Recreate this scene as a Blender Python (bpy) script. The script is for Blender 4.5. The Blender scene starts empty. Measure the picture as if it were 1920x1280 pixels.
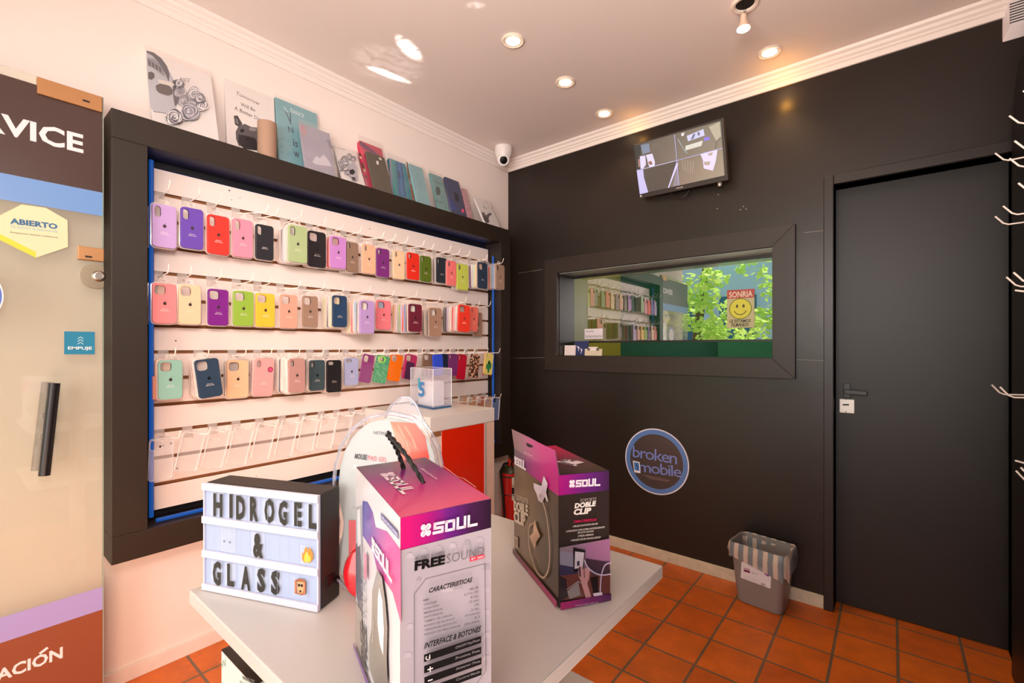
import bpy, math, random
from mathutils import Vector, Matrix
from mathutils.geometry import tessellate_polygon
random.seed(7)
SC = bpy.context.scene
COL = SC.collection
V3 = Vector
R = math.radians
# ---------------------------------------------------------------- survey of the room (metres)
F, CX, CY, YA, H0 = 868.0, 960.0, 652.0, R(39.3), 1.26
FW = V3((-math.sin(YA), math.cos(YA), 0)); RT = V3((math.cos(YA), math.sin(YA), 0)); UP = V3((0, 0, 1))
EYE = V3((0, 0, H0))
XW, YW, ZC = -2.242, 2.694, 2.66          # left wall, dark wall, ceiling
def ray(px, py): return FW + RT*((px-CX)/F) - UP*((py-CY)/F)
def on(P, n, px, py):
    d = ray(px, py); return EYE + d*((V3(P)-EYE).dot(V3(n))/d.dot(V3(n)))
def onx(x, px, py): return on((x, 0, 0), (1, 0, 0), px, py)
def ony(y, px, py): return on((0, y, 0), (0, 1, 0), px, py)
def onz(z, px, py): return on((0, 0, z), (0, 0, 1), px, py)
# ---------------------------------------------------------------- colours and materials
def lin(c):
    c /= 255.0
    return c/12.92 if c <= .04045 else ((c+.055)/1.055)**2.4
def rgb(h):
    if isinstance(h, tuple): return tuple(lin(c) for c in h)+(1,)
    h = h.lstrip('#'); return tuple(lin(int(h[i:i+2], 16)) for i in (0, 2, 4))+(1,)
MC = {}
def mat(name, c='#888888', rough=.5, metal=0, emit=0, noise=0, nscale=8, bump=0, bscale=60, spec=.5, ecol=None, coat=0):
    if name in MC: return MC[name]
    m = bpy.data.materials.new(name); m.use_nodes = True; N = m.node_tree.nodes; L = m.node_tree.links
    b = N['Principled BSDF']; col = rgb(c)
    b.inputs['Base Color'].default_value = col; b.inputs['Roughness'].default_value = rough
    b.inputs['Metallic'].default_value = metal; b.inputs['Specular IOR Level'].default_value = spec
    if coat: b.inputs['Coat Weight'].default_value = coat; b.inputs['Coat Roughness'].default_value = .15
    if emit: b.inputs['Emission Color'].default_value = rgb(ecol or c); b.inputs['Emission Strength'].default_value = emit
    if noise or bump:
        tc = N.new('ShaderNodeTexCoord')
    if noise:
        t = N.new('ShaderNodeTexNoise'); t.inputs['Scale'].default_value = nscale; t.inputs['Detail'].default_value = 5
        L.new(tc.outputs['Object'], t.inputs['Vector'])
        mx = N.new('ShaderNodeMix'); mx.data_type = 'RGBA'
        mx.inputs[6].default_value = tuple(v*(1-noise) for v in col[:3])+(1,)
        mx.inputs[7].default_value = tuple(min(1, v*(1+noise)) for v in col[:3])+(1,)
        L.new(t.outputs['Fac'], mx.inputs[0]); L.new(mx.outputs[2], b.inputs['Base Color'])
    if bump:
        t = N.new('ShaderNodeTexNoise'); t.inputs['Scale'].default_value = bscale; t.inputs['Detail'].default_value = 4
        L.new(tc.outputs['Object'], t.inputs['Vector'])
        bp = N.new('ShaderNodeBump'); bp.inputs['Strength'].default_value = bump; bp.inputs['Distance'].default_value = .01
        L.new(t.outputs['Fac'], bp.inputs['Height']); L.new(bp.outputs['Normal'], b.inputs['Normal'])
    MC[name] = m; return m
def ink_mat(name, rough=.45, emit=0, coat=0):
    if name in MC: return MC[name]
    m = bpy.data.materials.new(name); m.use_nodes = True; N = m.node_tree.nodes; L = m.node_tree.links
    b = N['Principled BSDF']; b.inputs['Roughness'].default_value = rough
    a = N.new('ShaderNodeAttribute'); a.attribute_name = 'Ink'
    L.new(a.outputs['Color'], b.inputs['Base Color'])
    if emit: L.new(a.outputs['Color'], b.inputs['Emission Color']); b.inputs['Emission Strength'].default_value = emit
    if coat: b.inputs['Coat Weight'].default_value = coat
    MC[name] = m; return m
def clear_mat(name, c='#ffffff', tr=.85, rough=.08, tint='#ffffff', gloss=1.0, fres=True):
    """thin clear plastic or glass: see-through film that also reflects"""
    if name in MC: return MC[name]
    m = bpy.data.materials.new(name); m.use_nodes = True; N = m.node_tree.nodes; L = m.node_tree.links
    N.remove(N['Principled BSDF']); out = N['Material Output']
    t = N.new('ShaderNodeBsdfTransparent'); t.inputs['Color'].default_value = rgb(tint)
    g = N.new('ShaderNodeBsdfGlossy'); g.inputs['Roughness'].default_value = rough
    d = N.new('ShaderNodeBsdfDiffuse'); d.inputs['Color'].default_value = rgb(c)
    m1 = N.new('ShaderNodeMixShader'); m1.inputs[0].default_value = tr
    L.new(d.outputs[0], m1.inputs[1]); L.new(t.outputs[0], m1.inputs[2])
    m2 = N.new('ShaderNodeMixShader'); L.new(m1.outputs[0], m2.inputs[1]); L.new(g.outputs[0], m2.inputs[2])
    if fres:
        f = N.new('ShaderNodeLayerWeight'); f.inputs['Blend'].default_value = .5
        p = N.new('ShaderNodeMath'); p.operation = 'POWER'; p.inputs[1].default_value = 5
        k = N.new('ShaderNodeMath'); k.operation = 'MULTIPLY_ADD'; k.inputs[1].default_value = .9*min(gloss, 1); k.inputs[2].default_value = .045*gloss; k.use_clamp = True
        L.new(f.outputs['Facing'], p.inputs[0]); L.new(p.outputs[0], k.inputs[0]); L.new(k.outputs[0], m2.inputs[0])
    else: m2.inputs[0].default_value = gloss
    L.new(m2.outputs[0], out.inputs['Surface']); MC[name] = m; return m
# ---------------------------------------------------------------- object helpers
def tag(o, label=None, cat=None, group=None, kind=None):
    if label: o['label'] = label
    if cat: o['category'] = cat
    if group: o['group'] = group
    if kind: o['kind'] = kind
    return o
def thing(name, label, cat, loc=(0, 0, 0), group=None):
    o = bpy.data.objects.new(name, None); COL.objects.link(o); o.location = loc; o.empty_display_size = .05
    return tag(o, label, cat, group)
def setpar(o, parent):
    """parent keeping world coordinates (parents are never rotated when this is used)"""
    p = V3((0, 0, 0)); q = parent
    o.parent = parent
    while q is not None: p += q.location; q = q.parent
    o.matrix_parent_inverse = Matrix.Translation(-p)
class MB:
    def __init__(s): s.v = []; s.f = []; s.mi = []; s.c = []; s.cur = 0; s.col = (1, 1, 1, 1)
    def add(s, vs, fs, cols=None):
        b = len(s.v); s.v += [tuple(v) for v in vs]; s.f += [tuple(i+b for i in f) for f in fs]
        s.mi += [s.cur]*len(fs); s.c += list(cols) if cols else [s.col]*len(vs); return s
    def box(s, x0, x1, y0, y1, z0, z1):
        return s.add([(x, y, z) for x in (x0, x1) for y in (y0, y1) for z in (z0, z1)],
                     [(0, 1, 3, 2), (4, 6, 7, 5), (0, 4, 5, 1), (2, 3, 7, 6), (0, 2, 6, 4), (1, 5, 7, 3)])
    def obox(s, O, a, b, c):
        O, a, b, c = map(V3, (O, a, b, c))
        vs = [O+a*i+b*j+c*k for i in (0, 1) for j in (0, 1) for k in (0, 1)]
        return s.add(vs, [(0, 1, 3, 2), (4, 6, 7, 5), (0, 4, 5, 1), (2, 3, 7, 6), (0, 2, 6, 4), (1, 5, 7, 3)])
    def prism(s, pts, d):
        """closed outline swept along d"""
        d = V3(d); n = len(pts); a = [V3(p) for p in pts]
        return s.add(a+[p+d for p in a], [tuple(range(n))[::-1], tuple(range(n, 2*n))]+[(i, (i+1) % n, n+(i+1) % n, n+i) for i in range(n)])
    def holed(s, outer, holes, d):
        """flat plate with holes swept along d"""
        d = V3(d); loops = [[V3(p) for p in l] for l in [outer]+holes]
        flat = [p for l in loops for p in l]; n = len(flat)
        tr = tessellate_polygon(loops)
        fs = [tuple(t) for t in tr]+[tuple(i+n for i in t)[::-1] for t in tr]; b = 0
        for l in loops:
            k = len(l); fs += [(b+i, b+(i+1) % k, n+b+(i+1) % k, n+b+i) for i in range(k)]; b += k
        return s.add(flat+[p+d for p in flat], fs)
    def rings(s, rs, cap=(True, True), closed=True):
        n = len(rs[0]); b = []
        for r in rs: b += [V3(p) for p in r]
        fs = []
        for k in range(len(rs)-1):
            for i in range(n if closed else n-1):
                j = (i+1) % n; fs.append((k*n+i, k*n+j, (k+1)*n+j, (k+1)*n+i))
        if cap[0]: fs.append(tuple(range(n))[::-1])
        if cap[1]: fs.append(tuple(range((len(rs)-1)*n, len(rs)*n)))
        return s.add(b, fs)
    def tube(s, pts, r, n=8, cap=True):
        pts = [V3(p) for p in pts]; rs = []; up = V3((0, 0, 1))
        rr = r if isinstance(r, (list, tuple)) else [r]*len(pts)
        pn = None
        for i, p in enumerate(pts):
            t = (pts[min(i+1, len(pts)-1)]-pts[max(i-1, 0)]).normalized()
            if pn is None:
                a = up if abs(t.z) < .9 else V3((1, 0, 0)); u = t.cross(a).normalized()
            else:
                u = (pn - t*pn.dot(t)).normalized()
            pn = u; w = t.cross(u)
            rs.append([p+(u*math.cos(2*math.pi*k/n)+w*math.sin(2*math.pi*k/n))*rr[i] for k in range(n)])
        return s.rings(rs, (cap, cap))
    def lathe(s, c, prof, n=32, axis='z', cap=(True, True)):
        c = V3(c); rs = []
        for r, h in prof:
            ring = []
            for k in range(n):
                a = 2*math.pi*k/n; ca, sa = r*math.cos(a), r*math.sin(a)
                ring.append(c+(V3((ca, sa, h)) if axis == 'z' else V3((h, ca, sa)) if axis == 'x' else V3((sa, h, ca))))
            rs.append(ring)
        return s.rings(rs, cap)
    def build(s, name, m, parent=None, smooth=False, bevel=0, seg=2, ink=False, angle=35):
        me = bpy.data.meshes.new(name); me.from_pydata(s.v, [], s.f)
        ms = m if isinstance(m, list) else [m]
        for q in ms: me.materials.append(q)
        for p, k in zip(me.polygons, s.mi): p.material_index = k
        if ink:
            at = me.color_attributes.new('Ink', 'FLOAT_COLOR', 'POINT')
            for i, c in enumerate(s.c): at.data[i].color = c
        if smooth:
            for p in me.polygons: p.use_smooth = True
            try: me.set_sharp_from_angle(angle=R(angle))
            except Exception: pass
        me.update()
        o = bpy.data.objects.new(name, me); COL.objects.link(o)
        if parent is not None: setpar(o, parent)
        if bevel:
            b = o.modifiers.new('bevel', 'BEVEL'); b.width = bevel; b.segments = seg; b.limit_method = 'ANGLE'; b.angle_limit = R(40)
        return o
TC = {}
def text_geo(t, bold=0.0, shear=0.0, space=1.0):
    k = (t, bold, shear, space)
    if k in TC: return TC[k]
    cu = bpy.data.curves.new('lettering', 'FONT'); cu.body = t; cu.size = 1; cu.offset = bold; cu.shear = shear
    cu.space_character = space; cu.resolution_u = 2; cu.fill_mode = 'FRONT'
    ob = bpy.data.objects.new('lettering', cu); COL.objects.link(ob)
    dg = bpy.context.evaluated_depsgraph_get(); dg.update()
    me = ob.evaluated_get(dg).to_mesh()
    vs = [tuple(v.co) for v in me.vertices]; fs = [tuple(p.vertices) for p in me.polygons]
    ob.evaluated_get(dg).to_mesh_clear(); bpy.data.objects.remove(ob); bpy.data.curves.remove(cu)
    TC[k] = (vs, fs); return TC[k]
class Ink(MB):
    """flat printing laid in thin layers on a real plane; colours are kept per vertex"""
    step = .00018
    def __init__(s, P, n, tr=None): super().__init__(); s.off = .0003; s.tr = tr or (lambda x, y: (x, y)); s.plane(P, n)
    def plane(s, P, n):
        s.P = V3(P); s.n = V3(n).normalized()
        if s.n.dot(EYE-s.P) < 0: s.n = -s.n
        s.off = .0003; return s
    def q(s, p):
        if len(p) == 3: return V3(p)
        return on(s.P, s.n, *s.tr(*p))
    def poly(s, pts, c, keep=False):
        w = [s.q(p)+s.n*s.off for p in pts]
        cs = [rgb(k) for k in c] if isinstance(c, list) else [rgb(c)]*len(w)
        s.add(w, [tuple(range(len(w)))], cs)
        if not keep: s.off += s.step
        return s
    def grad(s, a, b, c, d, cols, n=10):
        """quad a b c d, colours run from edge ad to edge bc"""
        a, b, c, d = map(s.q, (a, b, c, d)); m = len(cols)-1
        for i in range(n):
            t0, t1 = i/n, (i+1)/n
            def cc(t):
                k = min(int(t*m), m-1); f = t*m-k; x, y = rgb(cols[k]), rgb(cols[k+1])
                return tuple(x[j]*(1-f)+y[j]*f for j in range(4))
            w = [a.lerp(b, t0), a.lerp(b, t1), d.lerp(c, t1), d.lerp(c, t0)]
            s.add([p+s.n*s.off for p in w], [(0, 1, 2, 3)], [cc(t0), cc(t1), cc(t1), cc(t0)])
        s.off += s.step; return s
    def stroke(s, pts, w, c, closed=False):
        P = [s.q(p) for p in pts]
        if closed: P = P+[P[0]]
        for a, b in zip(P, P[1:]):
            d = (b-a)
            if d.length < 1e-7: continue
            e = d.normalized(); u = e.cross(s.n)*(w/2); e = e*(w*.35)
            s.add([p+s.n*s.off for p in (a-u-e, b-u+e, b+u+e, a+u-e)], [(0, 1, 2, 3)], [rgb(c)]*4)
        s.off += s.step; return s
    def frame(s, p0, p1, pt):
        P0, P1, PT = s.q(p0), s.q(p1), s.q(pt); U = P1-P0; e = U.normalized()
        Vv = (PT-P0); Vv = Vv-e*Vv.dot(e); return P0, U, Vv
    def text(s, t, p0, p1, pt, c, bold=0.0, shear=0.0, space=1.0):
        vs, fs = text_geo(t, bold, shear, space); P0, U, W = s.frame(p0, p1, pt)
        if not vs: return s
        x0 = min(v[0] for v in vs); x1 = max(v[0] for v in vs); y1 = max(v[1] for v in vs)
        s.add([P0+U*((v[0]-x0)/(x1-x0))+W*(v[1]/y1)+s.n*s.off for v in vs], fs, [rgb(c)]*len(vs)); s.off += s.step
        return s
    def disc(s, p, r, c, n=32, keep=False, r2=None):
        C0 = s.q(p); u = s.n.cross(UP)
        u = u.normalized() if u.length > .1 else V3((1, 0, 0)); w = u.cross(s.n)
        pts = [C0+u*r*math.cos(2*math.pi*k/n)+w*(r2 or r)*math.sin(2*math.pi*k/n) for k in range(n)]
        s.add([q+s.n*s.off for q in pts], [tuple(range(n))], [rgb(c)]*n)
        if not keep: s.off += s.step
        return s
    def soul(s, p0, p1, pt, c='#f4ecf2', emblem=True):
        """four-petal mark followed by blocky SOUL lettering"""
        P0, U, W = s.frame(p0, p1, pt); h = W.length; wd = .24*h
        def P(x, y, x0, w): return P0+U*(x0+x*w)+W*y
        x = 0.0
        if emblem:
            for sx in (-1, 1):
                for sy in (-1, 1):
                    cx, cy = .085+sx*.042, .5+sy*.27
                    pts = []
                    for k in range(8):
                        a = math.pi/8+k*math.pi/4; pts.append(P0+U*(cx+.045*math.cos(a))+W*(cy+.27*math.sin(a)))
                    s.add([q+s.n*s.off for q in pts], [tuple(range(8))], [rgb(c)]*8)
            s.stroke([P(.04, .15, 0, 1), P(.13, .85, 0, 1)], wd*.5, c); s.stroke([P(.04, .85, 0, 1), P(.13, .15, 0, 1)], wd*.5, c)
            x = .21
        lw = (1-x)/4.0; g = .13
        A = lambda *pp: [P(a, b, x, lw*(1-g)) for a, b in pp]
        s.stroke(A((1, .87), (.12, .87), (.12, .5), (.88, .5), (.88, .13), (0, .13)), wd, c); x += lw
        s.stroke(A((.12, .13), (.88, .13), (.88, .87), (.12, .87), (.12, .13)), wd, c); x += lw
        s.stroke(A((.12, 1), (.12, .13), (.88, .13), (.88, 1)), wd, c); x += lw
        s.stroke(A((.12, 1), (.12, .13), (1, .13)), wd, c)
        return s
    def done(s, name, parent, m=None): return s.build(name, m or ink_mat('printed ink'), parent, ink=True)
def crop(x0, y0, k): return lambda x, y: (x0+x/k, y0+y/k)
def rrect(w, h, r, n=5):
    """rounded rectangle outline in (a, b), centred"""
    out = []
    for cx, cy, a0 in ((w/2-r, h/2-r, 0), (-w/2+r, h/2-r, 90), (-w/2+r, -h/2+r, 180), (w/2-r, -h/2+r, 270)):
        for k in range(n+1):
            a = R(a0+90*k/n); out.append((cx+r*math.cos(a), cy+r*math.sin(a)))
    return out
# common materials
WHITE = mat('white painted plaster', '#eee2db', .75, noise=.025, nscale=3, bump=.05, bscale=40)
CEIL = mat('white ceiling paint', '#ece0da', .85, noise=.015, nscale=2)
TRIMW = mat('glossy white moulding', '#f2e8e2', .45)
BLACKW = mat('satin black wall paint', '#211914', .36, noise=.18, nscale=2.5, bump=.12, bscale=14)
BLACKF = mat('matt black painted wood', '#261c13', .5, noise=.12, nscale=6, bump=.04)
BLACKP = mat('black plastic', '#17161a', .35)
SKIRT = mat('worn cream baseboard', '#dccdb4', .6, noise=.2, nscale=30, bump=.1)
LAM = mat('white laminate', '#d6d0ca', .35, noise=.02, nscale=5)
CHROME = mat('brushed steel', '#c9c4bd', .28, metal=1)
COPPER = mat('brushed bronze plate', '#b98a5e', .4, metal=.75, noise=.08, nscale=20)
WIRE = mat('white coated wire', '#fff6ee', .3)
PLAS = clear_mat('clear plastic', '#ffffff', .86, .12, gloss=1.2)
# ================================================================ ROOM SHELL
def st(name, mb, m, parent=None, label=None, **k):
    o = mb.build(name, m, parent, **k)
    if parent is None: o['kind'] = 'structure'
    return o
def floor_mat():
    m = bpy.data.materials.new('terracotta floor tiles'); m.use_nodes = True; N = m.node_tree.nodes; L = m.node_tree.links
    b = N['Principled BSDF']; tc = N.new('ShaderNodeTexCoord'); mp = N.new('ShaderNodeMapping')
    mp.inputs['Location'].default_value = (-.022, -1.884+.21*20, 0)
    L.new(tc.outputs['Object'], mp.inputs['Vector'])
    br = N.new('ShaderNodeTexBrick'); br.offset = 0; br.squash = 1
    br.inputs['Scale'].default_value = 1; br.inputs['Brick Width'].default_value = .2085; br.inputs['Row Height'].default_value = .21
    br.inputs['Mortar Size'].default_value = .0055; br.inputs['Mortar Smooth'].default_value = .25; br.inputs['Bias'].default_value = 0
    br.inputs['Color1'].default_value = rgb('#d66e20'); br.inputs['Color2'].default_value = rgb('#c85f18'); br.inputs['Mortar'].default_value = rgb('#75604c')
    L.new(mp.outputs[0], br.inputs['Vector'])
    n = N.new('ShaderNodeTexNoise'); n.inputs['Scale'].default_value = 9; n.inputs['Detail'].default_value = 8; n.inputs['Roughness'].default_value = .65
    L.new(tc.outputs['Object'], n.inputs['Vector'])
    cr = N.new('ShaderNodeValToRGB'); cr.color_ramp.elements[0].position = .3; cr.color_ramp.elements[0].color = (.78, .75, .75, 1)
    cr.color_ramp.elements[1].position = .62; cr.color_ramp.elements[1].color = (1.15, 1.1, 1.05, 1)
    L.new(n.outputs['Fac'], cr.inputs['Fac'])
    mx = N.new('ShaderNodeMix'); mx.data_type = 'RGBA'; mx.blend_type = 'MULTIPLY'; mx.inputs[0].default_value = 1
    L.new(br.outputs['Color'], mx.inputs[6]); L.new(cr.outputs['Color'], mx.inputs[7]); L.new(mx.outputs[2], b.inputs['Base Color'])
    rr = N.new('ShaderNodeMapRange'); rr.inputs[3].default_value = .28; rr.inputs[4].default_value = .6
    L.new(n.outputs['Fac'], rr.inputs[0]); L.new(rr.outputs[0], b.inputs['Roughness'])
    bp = N.new('ShaderNodeBump'); bp.inputs['Strength'].default_value = .6; bp.inputs['Distance'].default_value = .004; bp.invert = True
    L.new(br.outputs['Fac'], bp.inputs['Height'])
    b2 = N.new('ShaderNodeBump'); b2.inputs['Strength'].default_value = .12; b2.inputs['Distance'].default_value = .01
    L.new(n.outputs['Fac'], b2.inputs['Height']); L.new(bp.outputs[0], b2.inputs['Normal']); L.new(b2.outputs[0], b.inputs['Normal'])
    return m
XR, YF = .46, -.62                       # right wall, shop front
DX0, DX1, DZ = -.211, .378, 2.04         # dark door opening
WX0, WX1, WZ0, WZ1 = -1.781, -.468, 1.206, 1.776
YG = 2.885                               # inner face of the dark wall, where its glass sits
st('floor', MB().box(XW-.1, XR+.1, YF-.1, YG, -.05, 0), floor_mat())
st('ceiling', MB().box(XW-.1, XR+.1, YF-.9, YG, ZC, ZC+.08), CEIL)  # runs past the shop front as an added overhang keeping the sun out
st('wall_left', MB().box(XW-.1, XW, YF-.1, YG, 0, ZC), WHITE)
w = MB()
xs = [XW, WX0, WX1, DX0, DX1, XR+.1]; zs = [0, WZ0, WZ1, DZ, ZC]
for i in range(5):
    for j in range(4):
        if i == 1 and j == 1: continue
        if i == 3 and j < 3: continue
        w.box(xs[i], xs[i+1], YW, YG-.005, zs[j], zs[j+1])
st('wall_back', w, BLACKW)
st('wall_right', MB().box(XR, XR+.1, YF-.1, YG, 0, ZC), mat('dark right wall', '#1d1a19', .5))
# shop front behind the viewer: lintel, pier and low sill, the rest glazed
w = MB(); w.box(XW, XR, YF-.12, YF, 2.34, ZC); w.box(-1.02, -.92, YF-.12, YF, 0, 2.34); w.box(-.92, XR, YF-.12, YF, 0, .45)
st('wall_front', w, WHITE)
fr = MB(); fr.box(-.92, XR, YF-.08, YF-.04, .45, .49); fr.box(-.92, XR, YF-.08, YF-.04, 2.3, 2.34); fr.box(-.26, -.22, YF-.08, YF-.04, .49, 2.3)
wf = st('window_2', fr, mat('dark window frame', '#2b2b2d', .4))
MB().add([(-.92, YF-.06, .49), (XR, YF-.06, .49), (XR, YF-.06, 2.3), (-.92, YF-.06, 2.3)], [(0, 1, 2, 3)]).build('pane', clear_mat('shop window glass', tr=1, rough=.02, gloss=.6), wf)
# mouldings
def crown(name, a, b, into):
    a, b, into = V3(a), V3(b), V3(into); pr = [(0, 0), (.009, 0), (.012, .022), (.02, .026), (.02, .036), (.03, .042), (.032, .055), (.045, .062), (.05, .075), (0, .075)]
    mb = MB(); mb.rings([[p+into*x+UP*(z) for x, z in pr] for p in (a, b)]); return st(name, mb, TRIMW)
crown('trim_1', (XW, YF, 2.586), (XW, YW, 2.586), (1, 0, 0))
crown('trim_2', (XW, YW, 2.586), (XR, YW, 2.586), (0, -1, 0))
st('baseboard_left', MB().box(XW, XW+.012, YF, YW, 0, .055), mat('scuffed white baseboard', '#e9dcd3', .5, noise=.1, nscale=20), bevel=.002)
bb = MB(); bb.box(XW+.012, DX0-.04, YW-.014, YW, 0, .062); st('baseboard_back', bb, SKIRT, bevel=.003)
# hairline paint scratches on the dark wall
sk = Ink((0, YW, 0), (0, 1, 0))
for a, b in (((955, 671.5), (1021, 670)), ((1493, 674), (1545, 676)), ((1508, 436), (1545, 432)), ((972, 512), (1018, 505))): sk.stroke([a, b], .0016, '#9a9084')
for p in ((1347, 365), (1394, 387), (1388, 393), (1399, 392), (1345, 391)): sk.disc(p, .003, '#b5aa9c', 8)
sk.done('paint_scratch', bpy.data.objects['wall_back'])
# ---------------------------------------------------------------- dark door
D = st('door_1', MB().box(DX0, DX1, YW+.1, YW+.14, .004, DZ), mat('black door paint', '#1d1814', .45, noise=.1, nscale=4))
a = MB(); a.box(DX0-.04, DX0, YW-.02, YW+.1, 0, DZ+.045); a.box(DX0, DX1, YW-.02, YW+.1, DZ, DZ+.045); a.box(DX1, DX1+.03, YW-.02, YW+.1, 0, DZ+.045)
a.build('door_frame', mat('black door frame', '#241d19', .38), D, bevel=.003)
yd = YW+.1
h = MB(); p = ony(yd, 1588, 732); h.box(p.x-.014, p.x+.014, yd-.006, yd, p.z-.035, p.z+.035)
h.tube([p+V3((0, -.005, -.002)), p+V3((0, -.042, -.002))], .008); q = ony(yd-.04, 1630, 735)
h.obox(V3((p.x-.008, yd-.048, p.z-.012)), V3((q.x-p.x, 0, -.004)), V3((0, .012, 0)), V3((0, 0, .02)))
h.build('door_handle', BLACKP, D, bevel=.002)
p = ony(yd, 1588, 761)
h = MB(); h.box(p.x-.03, p.x+.03, yd-.004, yd, p.z-.034, p.z+.034); lk = h.build('lock_plate', mat('worn white metal plate', '#e8e1d8', .35, metal=.3), D, bevel=.002)
k = Ink((0, yd-.004, 0), (0, 1, 0)); k.poly([(1580, 757), (1592, 757), (1592, 760), (1580, 760)], '#171310'); k.disc((1586, 748), .003, '#171310', 8); k.disc((1586, 772), .003, '#171310', 8)
k.done('keyhole', D)
# ---------------------------------------------------------------- service window in the dark wall
yf = YW-.03
w = MB()
ox0, ox1, oz0, oz1 = -1.885, -.367, 1.105, 1.877
for quad in (((ox0, oz0), (ox1, oz0), (WX1, WZ0), (WX0, WZ0)), ((ox1, oz0), (ox1, oz1), (WX1, WZ1), (WX1, WZ0)), ((ox1, oz1), (ox0, oz1), (WX0, WZ1), (WX1, WZ1)), ((ox0, oz1), (ox0, oz0), (WX0, WZ0), (WX0, WZ1))):
    w.prism([(x, yf, z) for x, z in quad], (0, .03, 0))
W1 = st('window_1', w, mat('dark brown window casing', '#2a201b', .45, noise=.1, nscale=12), bevel=.0015)
rv = MB()
rv.box(WX0, WX0+.003, YW, YG, WZ0, WZ1); rv.box(WX1-.003, WX1, YW, YG, WZ0, WZ1); rv.box(WX0, WX1, YW, YG, WZ0, WZ0+.002)
rv.build('reveal', mat('black reveal', '#191715', .4), W1)
MB().box(WX0+.003, WX1-.003, YW, YG, WZ1-.003, WZ1).build('soffit', mat('soffit reflection grey', '#a9b4b4', .25), W1)  # pale grey puts the soffit's reflection into its colour
rl = MB(); rl.box(WX0, WX1, YG-.022, YG+.002, 1.296, 1.308); rl.box(WX0, WX1, YG-.022, YG+.002, 1.758, 1.776); rl.build('glazing_rail', mat('black aluminium rail', '#1b1614', .35), W1)
MB().add([(WX0, YG-.01, 1.308), (WX1, YG-.01, 1.308), (WX1, YG-.01, 1.76), (WX0, YG-.01, 1.76)], [(0, 1, 2, 3)]).build('glass_pane', clear_mat('reflective window glass', '#88aa99', 1, .0, tint='#cfe4d8', gloss=.36, fres=False), W1)
MB().add([(-1.12, YG+.004, 1.308), (WX1, YG+.004, 1.308), (WX1, YG+.004, 1.76), (-1.12, YG+.004, 1.76)], [(0, 1, 2, 3)]).build('sliding_pane', clear_mat('second window glass', '#88aa99', 1, .0, tint='#b9d6c6', gloss=.16, fres=False), W1)
# the room beyond it
gm = mat('green painted wall', '#24604e', .7); g2 = mat('lighter green pillar', '#38805c', .7)
st('wall_inner_back', MB().box(-2.6, .5, 4.0, 4.05, 0, 2.9), gm)
st('wall_inner_left', MB().box(-2.02, -1.96, YG, 4.0, 0, 2.9), mat('olive yellow wall', '#a08f30', .7))
st('wall_inner_right', MB().box(.2, .26, YG, 4.0, 0, 2.9), gm)
st('trim_inner', MB().box(-1.02, .2, 3.72, 4.0, 0, 2.2), g2)
st('ceiling_inner', MB().box(-2.02, .26, YG, 4.05, 2.5, 2.56), mat('pale inner ceiling', '#cfd6cc', .8))
st('floor_inner', MB().box(-2.02, .26, YG, 4.05, -.05, 0), mat('grey inner floor', '#7a6a5e', .6))
# ================================================================ WALL DISPLAY
XF = -2.092; FY0, FY1, FZ0, FZ1 = .362, 2.537, .504, 2.094
IY0, IY1, IZ0, IZ1 = .464, 2.434, .601, 1.993
fd = thing('shop_display', 'large black wooden box frame holding a white slatwall, lit blue inside', 'display', (XW, 1.45, FZ0))
for nm, b in (('frame_rail', (XW, XF, FY0, FY1, IZ1, FZ1)), ('frame_rail', (XW, XF, FY0, FY1, FZ0, IZ0)), ('frame_stile', (XW, XF, FY0, IY0, IZ0, IZ1)), ('frame_stile', (XW, XF, IY1, FY1, IZ0, IZ1))):
    MB().box(*b).build(nm, BLACKF, fd, bevel=.002)
MB().box(XW, XW+.004, IY0, IY1, IZ0, IZ1).build('back_board', mat('black backing', '#0c0c10', .6), fd)
LED = mat('blue led diffuser', '#0a3a80', .4, emit=.4, ecol='#1060c0'); LED2 = mat('dim blue led diffuser', '#08204a', .4, emit=2.5, ecol='#1050b0')
for pts, m in (([(-2.165, .491, .62), (-2.165, .491, 1.97)], LED), ([(-2.155, 2.424, .625), (-2.155, 2.424, 1.9)], LED),
               ([(-2.14, .5, .611), (-2.14, 2.42, .611)], LED), ([(-2.224, .5, 1.953), (-2.224, 2.42, 1.953)], LED2)):
    MB().tube(pts, .0075, 10).build('led_strip', m, fd, smooth=True)
# slatwall panel: one extruded profile with twelve grooves
SX, SY0, SY1, SZ0, SZ1 = -2.2, .507, 2.421, .634, 1.953
GZ = [1.8600-.1025*k for k in range(12)]
sp = MB(); prof = [(SX-.022, SZ1), (SX, SZ1)]; kinds = [1]
for z in GZ:
    prof += [(SX, z+.0055), (SX-.014, z+.0055), (SX-.014, z-.0075), (SX, z-.0075)]; kinds += [0, 1, 1, 1]
prof += [(SX, SZ0), (SX-.022, SZ0)]; kinds += [0, 1]
for i in range(len(prof)-1):
    (x0, z0), (x1, z1) = prof[i], prof[i+1]; sp.cur = kinds[i]
    sp.add([(x0, SY0, z0), (x0, SY1, z0), (x1, SY1, z1), (x1, SY0, z1)], [(0, 1, 2, 3)])
sp.cur = 1
for y in (SY0, SY1): sp.add([(x, y, z) for x, z in prof], [tuple(range(len(prof)))])
SL = sp.build('slatwall', [mat('white slatwall laminate', '#f3e6de', .4, noise=.02, nscale=4), mat('brown fibreboard groove', '#9a6238', .7)])
tag(SL, 'white slatwall board with brown grooves, set inside the black frame', 'slatwall')
dots = Ink((SX, 0, 0), (1, 0, 0))
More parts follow.
